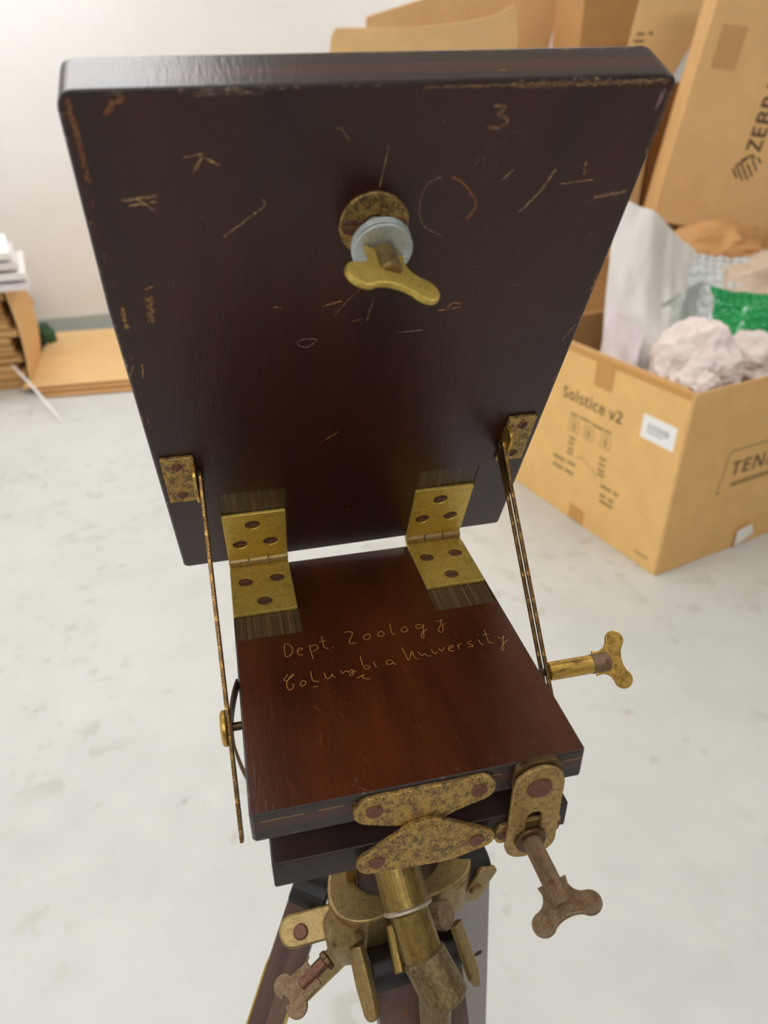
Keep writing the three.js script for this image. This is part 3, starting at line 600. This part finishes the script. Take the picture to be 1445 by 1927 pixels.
const lampFrame = standard({ color: 0xf2f0ea, roughness: 0.5 }), diffuser = standard({ color: 0xffffff, emissive: LAMP_COLOR, emissiveIntensity: LAMP_GLOW, roughness: 0.6 });
for (const [i, [x, z]] of LAMP_SPOTS.entries()) {
  const t = thing('ceiling_lamp', 'flat rectangular white ceiling lamp panel', 'lamp', [x, CEILING_Y, z], 0, 'ceiling lamp panels'); inRoom(t);
  const f = roundRect(LAMP_W + 0.06, LAMP_D + 0.06, 0.005), inner = new THREE.Path(); [[-1, -1], [-1, 1], [1, 1], [1, -1]].forEach(([a, b], k) => inner[k ? 'lineTo' : 'moveTo'](a * LAMP_W / 2, b * LAMP_D / 2)); f.holes.push(inner);
  part(t, 'lamp_frame', extrude(f, 0.03, 0.002).rotateX(Math.PI / 2), lampFrame);
  part(t, 'lamp_diffuser', new THREE.BoxGeometry(LAMP_W, 0.01, LAMP_D), diffuser, [0, -0.015, 0]);
  const light = new THREE.RectAreaLight(LAMP_COLOR, LAMP_POWER, LAMP_W, LAMP_D); light.position.set(0, -0.024, 0); light.rotation.x = -Math.PI / 2; t.add(light);
}

// ---------------------------------------------------------------- cardboard
const cardPixel = (base, s) => (x, y) => { const k = 1 + 0.06 * (fbm(x / 90, y / 90, s, 3, 6, 6) - 0.5) + 0.05 * (noise(x / 1.5, y / 9, s + 3, 341, 57) - 0.5) + 0.02 * Math.sin(x / 512 * Math.PI * 2 * 48); return [base[0] * k, base[1] * k, base[2] * k]; };
const cardMap = texture(canvas(512, 512, cardPixel([233, 193, 136], 501)));
const card = (tint = 0xffffff) => standard({ map: repeated(cardMap, 1.6, 1.6), color: tint, roughness: 0.75 });
const C = { tan: card(0xf4eadf), warm: card(), brown: card(0xdccbb8), dark: card(0xc8b6a2) };
const flutes = standard({ map: texture(canvas(512, 64, (x, y) => { const w = Math.abs(y - 32 - 20 * Math.sin(x / 512 * Math.PI * 2 * 32)) < 5 || y < 6 || y > 58; return w ? [206, 160, 100] : [120, 86, 50]; })), roughness: 0.85 });
const tapeMat = new THREE.MeshPhysicalMaterial({ color: 0xcf9748, roughness: 0.28, clearcoat: 0.4, clearcoatRoughness: 0.2 });
const white = standard({ color: 0xf4f1ea, roughness: 0.6 });
const W7 = 0.007;
function panel(parent, name, w, h, x, y, z, turn, mat, label) {                // upright panel, its outer face towards +z before the turn
  const m = part(parent, name, metric(new RoundedBoxGeometry(w, h, W7, 2, 0.0025)), mat, [x, y, z], label); m.rotation.y = turn; return m;
}
// a carton standing at its group's origin: x to the right, z towards the viewer, corner at the front left
function carton(o, w, h, d, mat, lid = true, faces = {}) {
  const t = W7 / 2;
  const front = panel(o, 'side_panel', w, h, w / 2, h / 2, -t, 0, mat), back = panel(o, 'side_panel', w, h, w / 2, h / 2, -d + t, Math.PI, mat);
  const left = panel(o, 'side_panel', d - 2 * W7, h, t, h / 2, -d / 2, -Math.PI / 2, mat), right = panel(o, 'side_panel', d - 2 * W7, h, w - t, h / 2, -d / 2, Math.PI / 2, mat);
  part(o, 'bottom_panel', metric(new RoundedBoxGeometry(w - 2 * W7, W7, d - 2 * W7, 1, 0.002)), mat, [w / 2, t, -d / 2]);
  if (lid) for (const s of [0, 1]) part(o, 'flap', metric(new RoundedBoxGeometry(w, W7, d / 2 - 0.001, 2, 0.0025)), mat, [w / 2, h + t, s ? -d * 0.75 : -d * 0.25]);
  return { front, back, left, right };
}
// print: flat ink on a printed face, drawn on the cardboard's own colour
function printed(wm, hm, draw, base = [238, 192, 122], s = 521) {              // px per metre 1400
  const k = 1400, c = canvas(Math.round(wm * k), Math.round(hm * k), cardPixel(base, s), (g, w, h) => { g.save(); g.scale(k, k); draw(g); g.restore(); });
  const t = texture(c); t.wrapS = t.wrapT = THREE.ClampToEdgeWrapping; return standard({ map: t, roughness: 0.75 });
}
const letters = (g, words, size, x, y, stretch = 1) => { g.save(); g.translate(x, y); g.scale(stretch / 1400, 1 / 1400); g.font = `bold ${Math.round(size * 1400)}px sans-serif`; g.fillText(words, 0, 0); g.restore(); };
const INK = 'rgba(92,70,40,0.85)', PALE_INK = 'rgba(112,86,48,0.6)';
function printedPanel(parent, name, w, h, pos, turn, plainMat, printMat, label) {
  const g = new RoundedBoxGeometry(w, h, W7, 2, 0.0025), uv = g.attributes.uv, p = g.attributes.position, n = g.attributes.normal;
  for (let i = 0; i < p.count; i++) if (Math.abs(n.getZ(i)) > 0.5) uv.setXY(i, p.getX(i) / w + 0.5, p.getY(i) / h + 0.5); else uv.setXY(i, p.getX(i), p.getY(i));
  const m = part(parent, name, g, [plainMat, plainMat, plainMat, plainMat, printMat, plainMat], pos, label); m.rotation.y = turn; return m;
}

// ---- the open carton
const BOX = V(0.823, 0, -1.768), BOX_TURN = R(27.7), BXW = 0.86, BXH = 0.588, BXD = 0.745;
const inBox = (x, y, z) => V(x, y, z).applyAxisAngle(V(0, 1, 0), BOX_TURN).add(BOX);
{
  const o = thing('carton', 'big open carton printed Solstice v2, full of crumpled packing paper and foam', 'cardboard box', BOX.toArray(), BOX_TURN), t = W7 / 2;
  // left face: canvas x runs from the far edge to the front corner
  const leftPrint = printed(BXD, BXH, (g) => {
    const X = (s) => BXD - s, Y = (y) => BXH - y;
    g.fillStyle = INK; letters(g, 'Solstice v2', 0.052, X(0.505), Y(0.410), 1.04);
    g.fillStyle = PALE_INK;
    for (const [x, y, w, h] of [[0.455, 0.372, 0.035, 0.010], [0.412, 0.374, 0.055, 0.009], [0.352, 0.372, 0.052, 0.010], [0.295, 0.372, 0.03, 0.009]]) g.fillRect(X(x), Y(y), w, h);
    g.strokeStyle = PALE_INK; g.lineWidth = 0.003;
    for (const s of [0.452, 0.382, 0.304]) { g.strokeRect(X(s), Y(0.352), 0.042, 0.042); g.fillRect(X(s) + 0.012, Y(0.342), 0.016, 0.008); g.fillRect(X(s) + 0.010, Y(0.330), 0.022, 0.007); g.fillRect(X(s) + 0.018, Y(0.326), 0.006, 0.012); }
    for (const [s, y] of [[0.446, 0.290], [0.448, 0.272], [0.448, 0.252], [0.450, 0.236], [0.298, 0.278], [0.298, 0.258], [0.298, 0.238], [0.296, 0.222]]) g.fillRect(X(s), Y(y), 0.030, 0.010);
    g.beginPath(); g.moveTo(X(0.405), Y(0.225)); g.lineTo(X(0.375), Y(0.242)); g.lineTo(X(0.300), Y(0.205)); g.stroke();
    for (const [s, y, w] of [[0.512, 0.200, 0.06], [0.440, 0.204, 0.04], [0.508, 0.168, 0.05], [0.448, 0.170, 0.045], [0.275, 0.190, 0.05], [0.215, 0.190, 0.02], [0.272, 0.158, 0.028], [0.232, 0.158, 0.024], [0.268, 0.138, 0.06]]) g.fillRect(X(s), Y(y), w, 0.012);
    for (let i = 0; i < 5; i++) g.fillRect(X(0.088 - i * 0.011), Y(0.045), 0.008, 0.010);
  });
  const frontPrint = printed(BXW, BXH, (g) => {
    const Y = (y) => BXH - y;
    g.strokeStyle = PALE_INK; g.lineWidth = 0.006; g.beginPath(); g.moveTo(0.60, Y(0.372)); g.lineTo(0.222, Y(0.372)); g.quadraticCurveTo(0.204, Y(0.372), 0.203, Y(0.352)); g.lineTo(0.190, Y(0.236)); g.lineTo(0.205, Y(0.236)); g.stroke();
    g.fillStyle = INK; letters(g, 'TENA', 0.066, 0.228, Y(0.286), 1.25);
    g.fillStyle = PALE_INK; g.fillRect(0.245, Y(0.262), 0.36, 0.016);
  }, [228, 180, 114], 541);
  printedPanel(o, 'side_panel', BXW, BXH, [BXW / 2, BXH / 2, -t], 0, C.tan, frontPrint);
  printedPanel(o, 'side_panel', BXD - 2 * W7, BXH, [t, BXH / 2, -BXD / 2], -Math.PI / 2, C.tan, leftPrint);
  panel(o, 'side_panel', BXW, BXH, BXW / 2, BXH / 2, -BXD + t, Math.PI, C.brown);
  panel(o, 'side_panel', BXD - 2 * W7, BXH, BXW - t, BXH / 2, -BXD / 2, Math.PI / 2, C.brown);
  part(o, 'bottom_panel', metric(new RoundedBoxGeometry(BXW - 2 * W7, W7, BXD - 2 * W7, 1, 0.002)), C.brown, [BXW / 2, t + 0.001, -BXD / 2]);
  const strip = (w, h, y, z, label) => { const m = part(o, 'tape', new RoundedBoxGeometry(w, h, 0.0006, 1, 0.0002), tapeMat, [-0.0004, y, z], label); m.rotation.y = -Math.PI / 2; return m; };
  strip(0.078, 0.088, 0.536, -0.332).position.x = -0.0009; strip(BXD - 0.02, 0.022, 0.5765, -BXD / 2); strip(0.075, 0.055, 0.030, -0.362);
  const sticker = part(o, 'sticker', new RoundedBoxGeometry(0.124, 0.072, 0.0010, 1, 0.0003), standard({ map: texture(canvas(248, 144, () => [250, 249, 246], (g) => { for (let i = 0; i < 34; i++) { g.fillStyle = '#8e9694'; g.fillRect(44 + i * 4.6, 44, range(1, 3.2), 40); } g.fillStyle = '#a4aaa8'; g.fillRect(44, 92, 120, 8); })), roughness: 0.45 }), [-0.0006, 0.4415, -0.0955], 'white barcode sticker'); sticker.rotation.y = -Math.PI / 2;
  part(o, 'torn_paper', sheet((u, v) => V((u - 0.5) * 0.085 * (1 - 0.4 * v), (v - 0.5) * 0.06, 0.004 + 0.010 * u * v), 6, 6, 0.0008), white, [0.368, 0.048, 0.004], 'scrap of white paper at the bottom').rotation.z = 0.35;
  const fl = (w, h, x, y, z, ry, rx) => { const m = part(o, 'flap', metric(new RoundedBoxGeometry(w, h, W7, 2, 0.0025)), C.tan, [x, y, z]); m.rotation.set(rx, ry, 0, 'YXZ'); return m; };
  fl(BXD - 0.08, 0.20, -0.002 + 0.022, BXH - 0.10, -BXD / 2, -Math.PI / 2, 0); fl(BXW - 0.06, 0.20, BXW / 2, BXH - 0.1, -BXD + 0.02, 0, 0);
}

// ---- packing material in the open carton
const crumple = (p, s, f) => { let a = 0, k = 1; for (let o = 0; o < 3; o++) { a += k * (1 - Math.abs(2 * noise3(p.x * f, p.y * f, p.z * f, s + o * 31) - 1)); f *= 2; k *= 0.42; } return a / 1.596; };
function wad(r, s, sx = 1, sy = 1, sz = 1) {
  const g = mergeVertices(new THREE.IcosahedronGeometry(1, 26).deleteAttribute('normal').deleteAttribute('uv')), p = g.attributes.position, q = V();
  for (let i = 0; i < p.count; i++) { q.fromBufferAttribute(p, i); const k = r * (0.62 + 0.52 * crumple(V(q.x + 5, q.y + 5, q.z + 5), s, 1.75)); p.setXYZ(i, q.x * k * sx, q.y * k * sy, q.z * k * sz); }
  g.computeVertexNormals(); return g;
}
const pinkPaper = standard({ color: 0xead9d4, roughness: 0.75, side: THREE.DoubleSide }), kraft = standard({ color: 0xcf9a60, roughness: 0.7 });
const foamMat = new THREE.MeshPhysicalMaterial({ color: 0xf1ece7, roughness: 0.5, transmission: 0.2, thickness: 0, sheen: 0.2 });
for (const [i, [x, y, z, r, sy, words]] of [
  [0.170, 0.590, -0.165, 0.128, 0.95, 'big crumpled pinkish white packing paper at the front corner of the carton'],
  [0.410, 0.560, -0.165, 0.130, 0.85, 'crumpled pinkish white packing paper under the green bubble wrap'],
  [0.092, 0.560, -0.088, 0.066, 1.0, 'small fold of white packing paper touching the carton front corner'],
  [0.655, 0.560, -0.190, 0.140, 0.8, 'crumpled pinkish paper at the right end of the open carton']].entries())
  single('paper_wad', wad(r, 601 + i * 41, 1, sy, 1), pinkPaper, words, 'packing paper', undefined, inBox(x, y, z).toArray(), range(0, 3));
single('paper_wad', wad(0.19, 811, 1.1, 0.8, 1), standard({ color: 0xd8bfa8, roughness: 0.7 }), 'beige crumpled packing paper behind the bubble wrap', 'packing paper', undefined, inBox(0.73, 0.66, -0.36).toArray());
single('paper_wad', wad(0.15, 829, 1.5, 0.6, 1), kraft, 'orange brown crumpled kraft paper under the leaning printed carton', 'packing paper', undefined, [1.20, 0.775, -2.68], 0.4);
// foam sheets standing in the carton
const bilinear = (a, b, c, d) => (u, v) => a.clone().lerp(b, u).lerp(d.clone().lerp(c, u), v);
function standingSheet(a, b, c, d, bulge, waves, s, thick, n = 40) {
  const f = bilinear(a, b, c, d), out = b.clone().sub(a).cross(d.clone().sub(a)).normalize();
  return sheet((u, v) => f(u, v).addScaledVector(out, bulge * Math.sin(Math.PI * u) * (0.4 + 0.6 * v) + waves * (fbm(u * 3.2 + s, v * 2.4 + s, s, 3) - 0.5)), n, n, thick);
}
single('foam_sheet', standingSheet(inBox(0.03, 0.30, -0.37), inBox(0.27, 0.36, -0.22), inBox(0.54, 0.80, -0.55), inBox(0.30, 0.955, -0.70), 0.08, 0.13, 3, 0.004), foamMat, 'tall white foam sheet curling up out of the open carton', 'foam sheet');
single('foam_sheet', standingSheet(inBox(0.035, 0.28, -0.40), inBox(0.06, 0.30, -0.27), inBox(0.17, 0.64, -0.36), inBox(0.13, 0.72, -0.50), 0.03, 0.06, 8, 0.004), standard({ color: 0xeadfe0, roughness: 0.6 }), 'narrow pinkish foam sheet along the left wall of the carton', 'foam sheet');
single('plastic_bag', standingSheet(inBox(0.16, 0.40, -0.28), inBox(0.38, 0.44, -0.26), inBox(0.52, 0.73, -0.47), inBox(0.30, 0.68, -0.44), 0.05, 0.12, 14, 0.0015), new THREE.MeshPhysicalMaterial({ color: 0xd2d8cf, roughness: 0.3, transmission: 0.35, thickness: 0 }), 'crumpled clear plastic bag between foam sheet and packing paper', 'plastic bag');
function bubbleWrap(a, b, c, d, bulge, s, nx, ny, r) {
  const f = bilinear(a, b, c, d), out = b.clone().sub(a).cross(d.clone().sub(a)).normalize();
  const surf = (u, v) => f(u, v).addScaledVector(out, bulge * Math.sin(Math.PI * u) * Math.sin(Math.PI * v) + 0.07 * (fbm(u * 2.5 + s, v * 2.5 + s, s, 3) - 0.5));
  const dome = new THREE.SphereGeometry(r, 10, 5, 0, Math.PI * 2, 0, Math.PI / 2), list = [sheet(surf, 30, 30, 0.001)], e = 0.01;
  for (let j = 0; j < ny; j++) for (let i = 0; i < nx; i++) {
    const u = (i + 0.5 + (j % 2) * 0.4) / (nx + 0.5), v = (j + 0.5) / ny, p = surf(u, v), n = surf(u + e, v).sub(surf(u - e, v)).cross(surf(u, v + e).sub(surf(u, v - e))).normalize();
    list.push(dome.clone().scale(1, 0.6, 1).applyQuaternion(new THREE.Quaternion().setFromUnitVectors(V(0, 1, 0), n)).translate(p.x, p.y, p.z));
  }
  return merged(list);
}
single('bubble_wrap', bubbleWrap(inBox(0.38, 0.50, -0.30), inBox(0.66, 0.52, -0.12), inBox(0.78, 0.78, -0.44), inBox(0.50, 0.80, -0.60), 0.07, 21, 11, 11, 0.0155), new THREE.MeshPhysicalMaterial({ color: 0xeceeec, roughness: 0.2, transmission: 0.3, thickness: 0 }), 'clear bubble wrap between the foam sheet and beige paper', 'bubble wrap');
single('bubble_wrap', bubbleWrap(inBox(0.29, 0.60, -0.17), inBox(0.56, 0.575, -0.03), inBox(0.60, 0.72, -0.16), inBox(0.36, 0.755, -0.32), 0.06, 33, 12, 8, 0.011), new THREE.MeshPhysicalMaterial({ color: 0x1fa85a, roughness: 0.2, transmission: 0.25, thickness: 0 }), 'bright green bubble wrap on top of the packing paper', 'bubble wrap');

// ---- cartons piled behind
{
  const o = thing('carton', 'tan carton leaning to the right, printed ZEBRA with a striped zebra head', 'cardboard box', [1.041, 0.830, -2.95], R(-8));
  o.rotation.z = R(-7.5);
  const w = 0.62, h = 0.80, d = 0.21, t = W7 / 2;
  const ink = 'rgba(74,56,34,0.92)';
  const print = printed(w, h, (g) => {
    g.save(); g.translate(0.228, h - 0.275); g.rotate(-Math.PI / 2);
    g.fillStyle = ink; letters(g, 'ZEBRA', 0.074, 0.004, 0.078, 1.02);
    g.lineCap = 'butt'; g.strokeStyle = ink; g.lineWidth = 0.0075;           // striped animal head
    for (const [x0, y0, x1, y1] of [[-0.088, 0.030, -0.060, 0.005], [-0.092, 0.052, -0.045, 0.010], [-0.088, 0.070, -0.038, 0.026], [-0.076, 0.082, -0.036, 0.048], [-0.056, 0.090, -0.020, 0.060], [-0.030, 0.094, -0.012, 0.078], [-0.046, 0.012, -0.022, 0.044], [-0.030, 0.024, -0.008, 0.052]]) { g.beginPath(); g.moveTo(x0, y0); g.lineTo(x1, y1); g.stroke(); }
    g.beginPath(); g.moveTo(-0.018, 0.050); g.lineTo(-0.001, 0.060); g.lineTo(-0.016, 0.070); g.closePath(); g.fill();
    g.restore();
  }, [226, 180, 122], 561);
  printedPanel(o, 'side_panel', w, h, [w / 2, h / 2, -t], 0, C.tan, print);
  panel(o, 'side_panel', w, h, w / 2, h / 2, -d + t, Math.PI, C.brown);
  for (const x of [t, w - t]) panel(o, 'side_panel', d - 2 * W7, h, x, h / 2, -d / 2, x < 0.1 ? -Math.PI / 2 : Math.PI / 2, C.tan);
  for (const y of [t, h + t]) part(o, 'flap', metric(new RoundedBoxGeometry(w - 2 * W7, W7, d - 2 * W7, 2, 0.0025)), C.brown, [w / 2, y, -d / 2]);
  part(o, 'tape', new RoundedBoxGeometry(0.085, 0.13, 0.0006, 1, 0.0002), C.brown, [0.085, 0.575, 0.0005]);
}
function pileCarton(words, pos, turn, w, h, d, mat, lid = true) { const o = thing('carton', words, 'cardboard box', pos, turn); carton(o, w, h, d, mat, lid); return o; }
pileCarton('brown carton on the floor under the leaning printed carton', [1.25, 0, -2.98], R(4), 0.75, 0.716, 0.38, C.dark);
pileCarton('added narrow dark brown carton standing in for the shaded gap left of the leaning printed carton', [1.155, 0, -3.44], 0, 0.30, 1.28, 0.30, C.dark);  // added carton, fills the gap with the brown of its shade
pileCarton('brown carton on the floor behind the board, carrying the carton with a raised flap', [0.45, 0, -3.20], R(6), 0.62, 0.62, 0.36, C.brown);
{
  const o = pileCarton('light tan carton with a raised flap, left of the leaning printed carton', [0.479, 0.629, -3.21], R(5), 0.610, 0.570, 0.36, C.warm, false);
  const f = platePath([[0.45, 0], [0.61, 0], [0.87, 0.42], [0.53, 0.385], [0.49, 0.21]]);
  const m = part(o, 'flap', extrude(f, W7, 0.002), C.warm, [0, 0.570, -0.012], 'raised flap with dark print'); m.rotation.x = R(-14);
  for (const [x, y, w] of [[0.537, 0.255, 0.03], [0.577, 0.258, 0.02], [0.532, 0.231, 0.04], [0.534, 0.208, 0.03]]) part(m, 'print', new THREE.BoxGeometry(w, 0.010, 0.0004), standard({ color: 0x8a6a40, roughness: 0.8 }), [x, y, W7 + 0.0001]);
}
pileCarton('tall brown carton standing behind the raised flap', [0.860, 0, -3.68], R(9), 0.285, 1.78, 0.34, C.brown);
{
  const o = pileCarton('wide tan carton at the back wall with two flaps raised', [-0.20, 0, -3.72], R(3), 0.94, 1.30, 0.50, C.tan, false);
  const front = platePath([[-0.04, 0], [0.80, 0], [0.815, 0.14], [0.800, 0.262], [0.785, 0.280], [0.745, 0.262, 0.700, 0.240], [0.45, 0.195, 0.215, 0.200], [0.01, 0.200], [-0.01, 0.172]]);
  part(o, 'flap', extrude(front, W7, 0.002), C.warm, [0, 1.30, -0.01]).rotation.x = R(-6);
  const back = platePath([[0.03, 0], [1.03, 0], [1.085, 0.42], [0.56, 0.365], [0.155, 0.262], [0.15, 0.12]]);
  part(o, 'flap', extrude(back, W7, 0.002), C.warm, [0, 1.30, -0.40]).rotation.x = R(4);
}

// ---- flattened cartons at the left
for (const [i, [dx, dz, turn, w, words]] of [
  [0.00, 0.00, 13.0, 1.35, 'large flat cardboard sheet on the floor by the wall, top of three'],
  [0.07, 0.02, 12.2, 1.30, 'middle flat cardboard sheet of three on the floor'],
  [0.11, 0.05, 11.4, 1.30, 'lowest flat cardboard sheet of three on the floor']].entries()) {
  const y = 0.034 - i * 0.0125, o = thing('cardboard_sheet', words, 'cardboard', [-1.75 + dx, y, -3.30 + dz], R(turn));
  part(o, 'liner', metric(new RoundedBoxGeometry(w, 0.0035, 0.93, 1, 0.001).translate(w / 2, 0, -0.465)), i ? C.brown : C.warm);
  part(o, 'fluted_layer', metric(new RoundedBoxGeometry(w - 0.006, 0.0065, 0.924, 1, 0.001).translate(w / 2, -0.0052, -0.465)), C.dark);
  if (!i) part(o, 'flap', metric(new RoundedBoxGeometry(0.42, 0.003, 0.30, 1, 0.001)), C.warm, [0.80, 0.0040, -0.16]).rotation.y = R(24);
}
const stackWords = ['lowest', 'second', 'third', 'fourth', 'fifth', 'sixth', 'seventh', 'eighth', 'ninth', 'tenth', 'topmost'];
for (let i = 0; i < 11; i++) {
  const h = 0.040, dx = range(-0.035, 0.02), dz = range(-0.02, 0.02), o = thing('folded_carton', `folded flat brown carton in the stack by the wall, ${stackWords[i]} of eleven`, 'cardboard', [-1.755 + dx, 0.001 + i * 0.0436, -3.39 + dz], R(16 + range(-2.5, 2.5)), 'stack of folded cartons');
  for (const [k, y] of [0.004, 0.0135, 0.0235, 0.0335].entries()) part(o, 'layer', metric(new RoundedBoxGeometry(0.80 - (k % 2) * 0.012, k % 2 ? 0.0085 : 0.0075, 0.62, 2, 0.002).translate(-0.40 - range(0, 0.008), y + 0.001, -0.31)), [C.tan, C.dark, C.brown, C.tan][(k + i) % 4]);
}
{
  const fold = sheet((u, v) => V(0.030 * Math.sin(Math.PI * v) * (0.6 + 0.4 * u) + 0.004, 0.02 + 0.455 * v, -0.02 - 0.42 * u), 10, 20, 0.006);
  single('cardboard_wrap', fold, C.warm, 'curved strip of cardboard against the end of the folded carton stack', 'cardboard', undefined, [-1.745, 0.004, -3.36], R(16));
}
for (let i = 0; i < 4; i++) {
  const y = 0.484 + i * 0.046, top = ['lowest', 'second', 'third', 'topmost'][i];
  single('foam_slab', sheet((u, v) => V(-0.72 + 0.74 * u - [0, 0.008, 0.035, 0.05][i], 0.022 + 0.014 * (fbm(u * 3 + i, v * 3, 71 + i, 2) - 0.5) * (u > 0.02 ? 1 : 0), -0.52 + 0.53 * v), 16, 12, 0.030), i % 2 ? white : standard({ color: 0xe9e2e2, roughness: 0.6 }), `white foam sheet on the folded carton stack, ${top} of four`, 'foam sheet', 'white sheets on the stack', [-1.640, y, -3.375], R(25 + [0, -0.8, 0.6, 1.5][i]));
}
// strap lying from the stack to the floor, and the green scrap behind the sheets
{
  const a = V(-1.790, 0.135, -3.345), b = V(-1.44, 0.004, -2.97), side = V(0.75, 0, 0.12).normalize().multiplyScalar(0.019);
  single('packing_strap', sheet((u, v) => a.clone().lerp(b, v).addScaledVector(side, u - 0.5).add(V(0, 0.012 * Math.sin(Math.PI * v), 0)), 3, 24, 0.0012), new THREE.MeshPhysicalMaterial({ color: 0xf3eeea, roughness: 0.4, transmission: 0.25, thickness: 0 }), 'pale translucent plastic strap running from the carton stack down to the floor', 'strap');
  single('plastic_scrap', wad(0.075, 907, 0.8, 0.9, 0.7), standard({ color: 0x2f5a3c, roughness: 0.4 }), 'small crumpled dark green plastic scrap behind the carton stack', 'scrap', undefined, [-1.925, 0.072, -4.03]);
}

scene.updateMatrixWorld(true);
renderer.render(scene, camera);
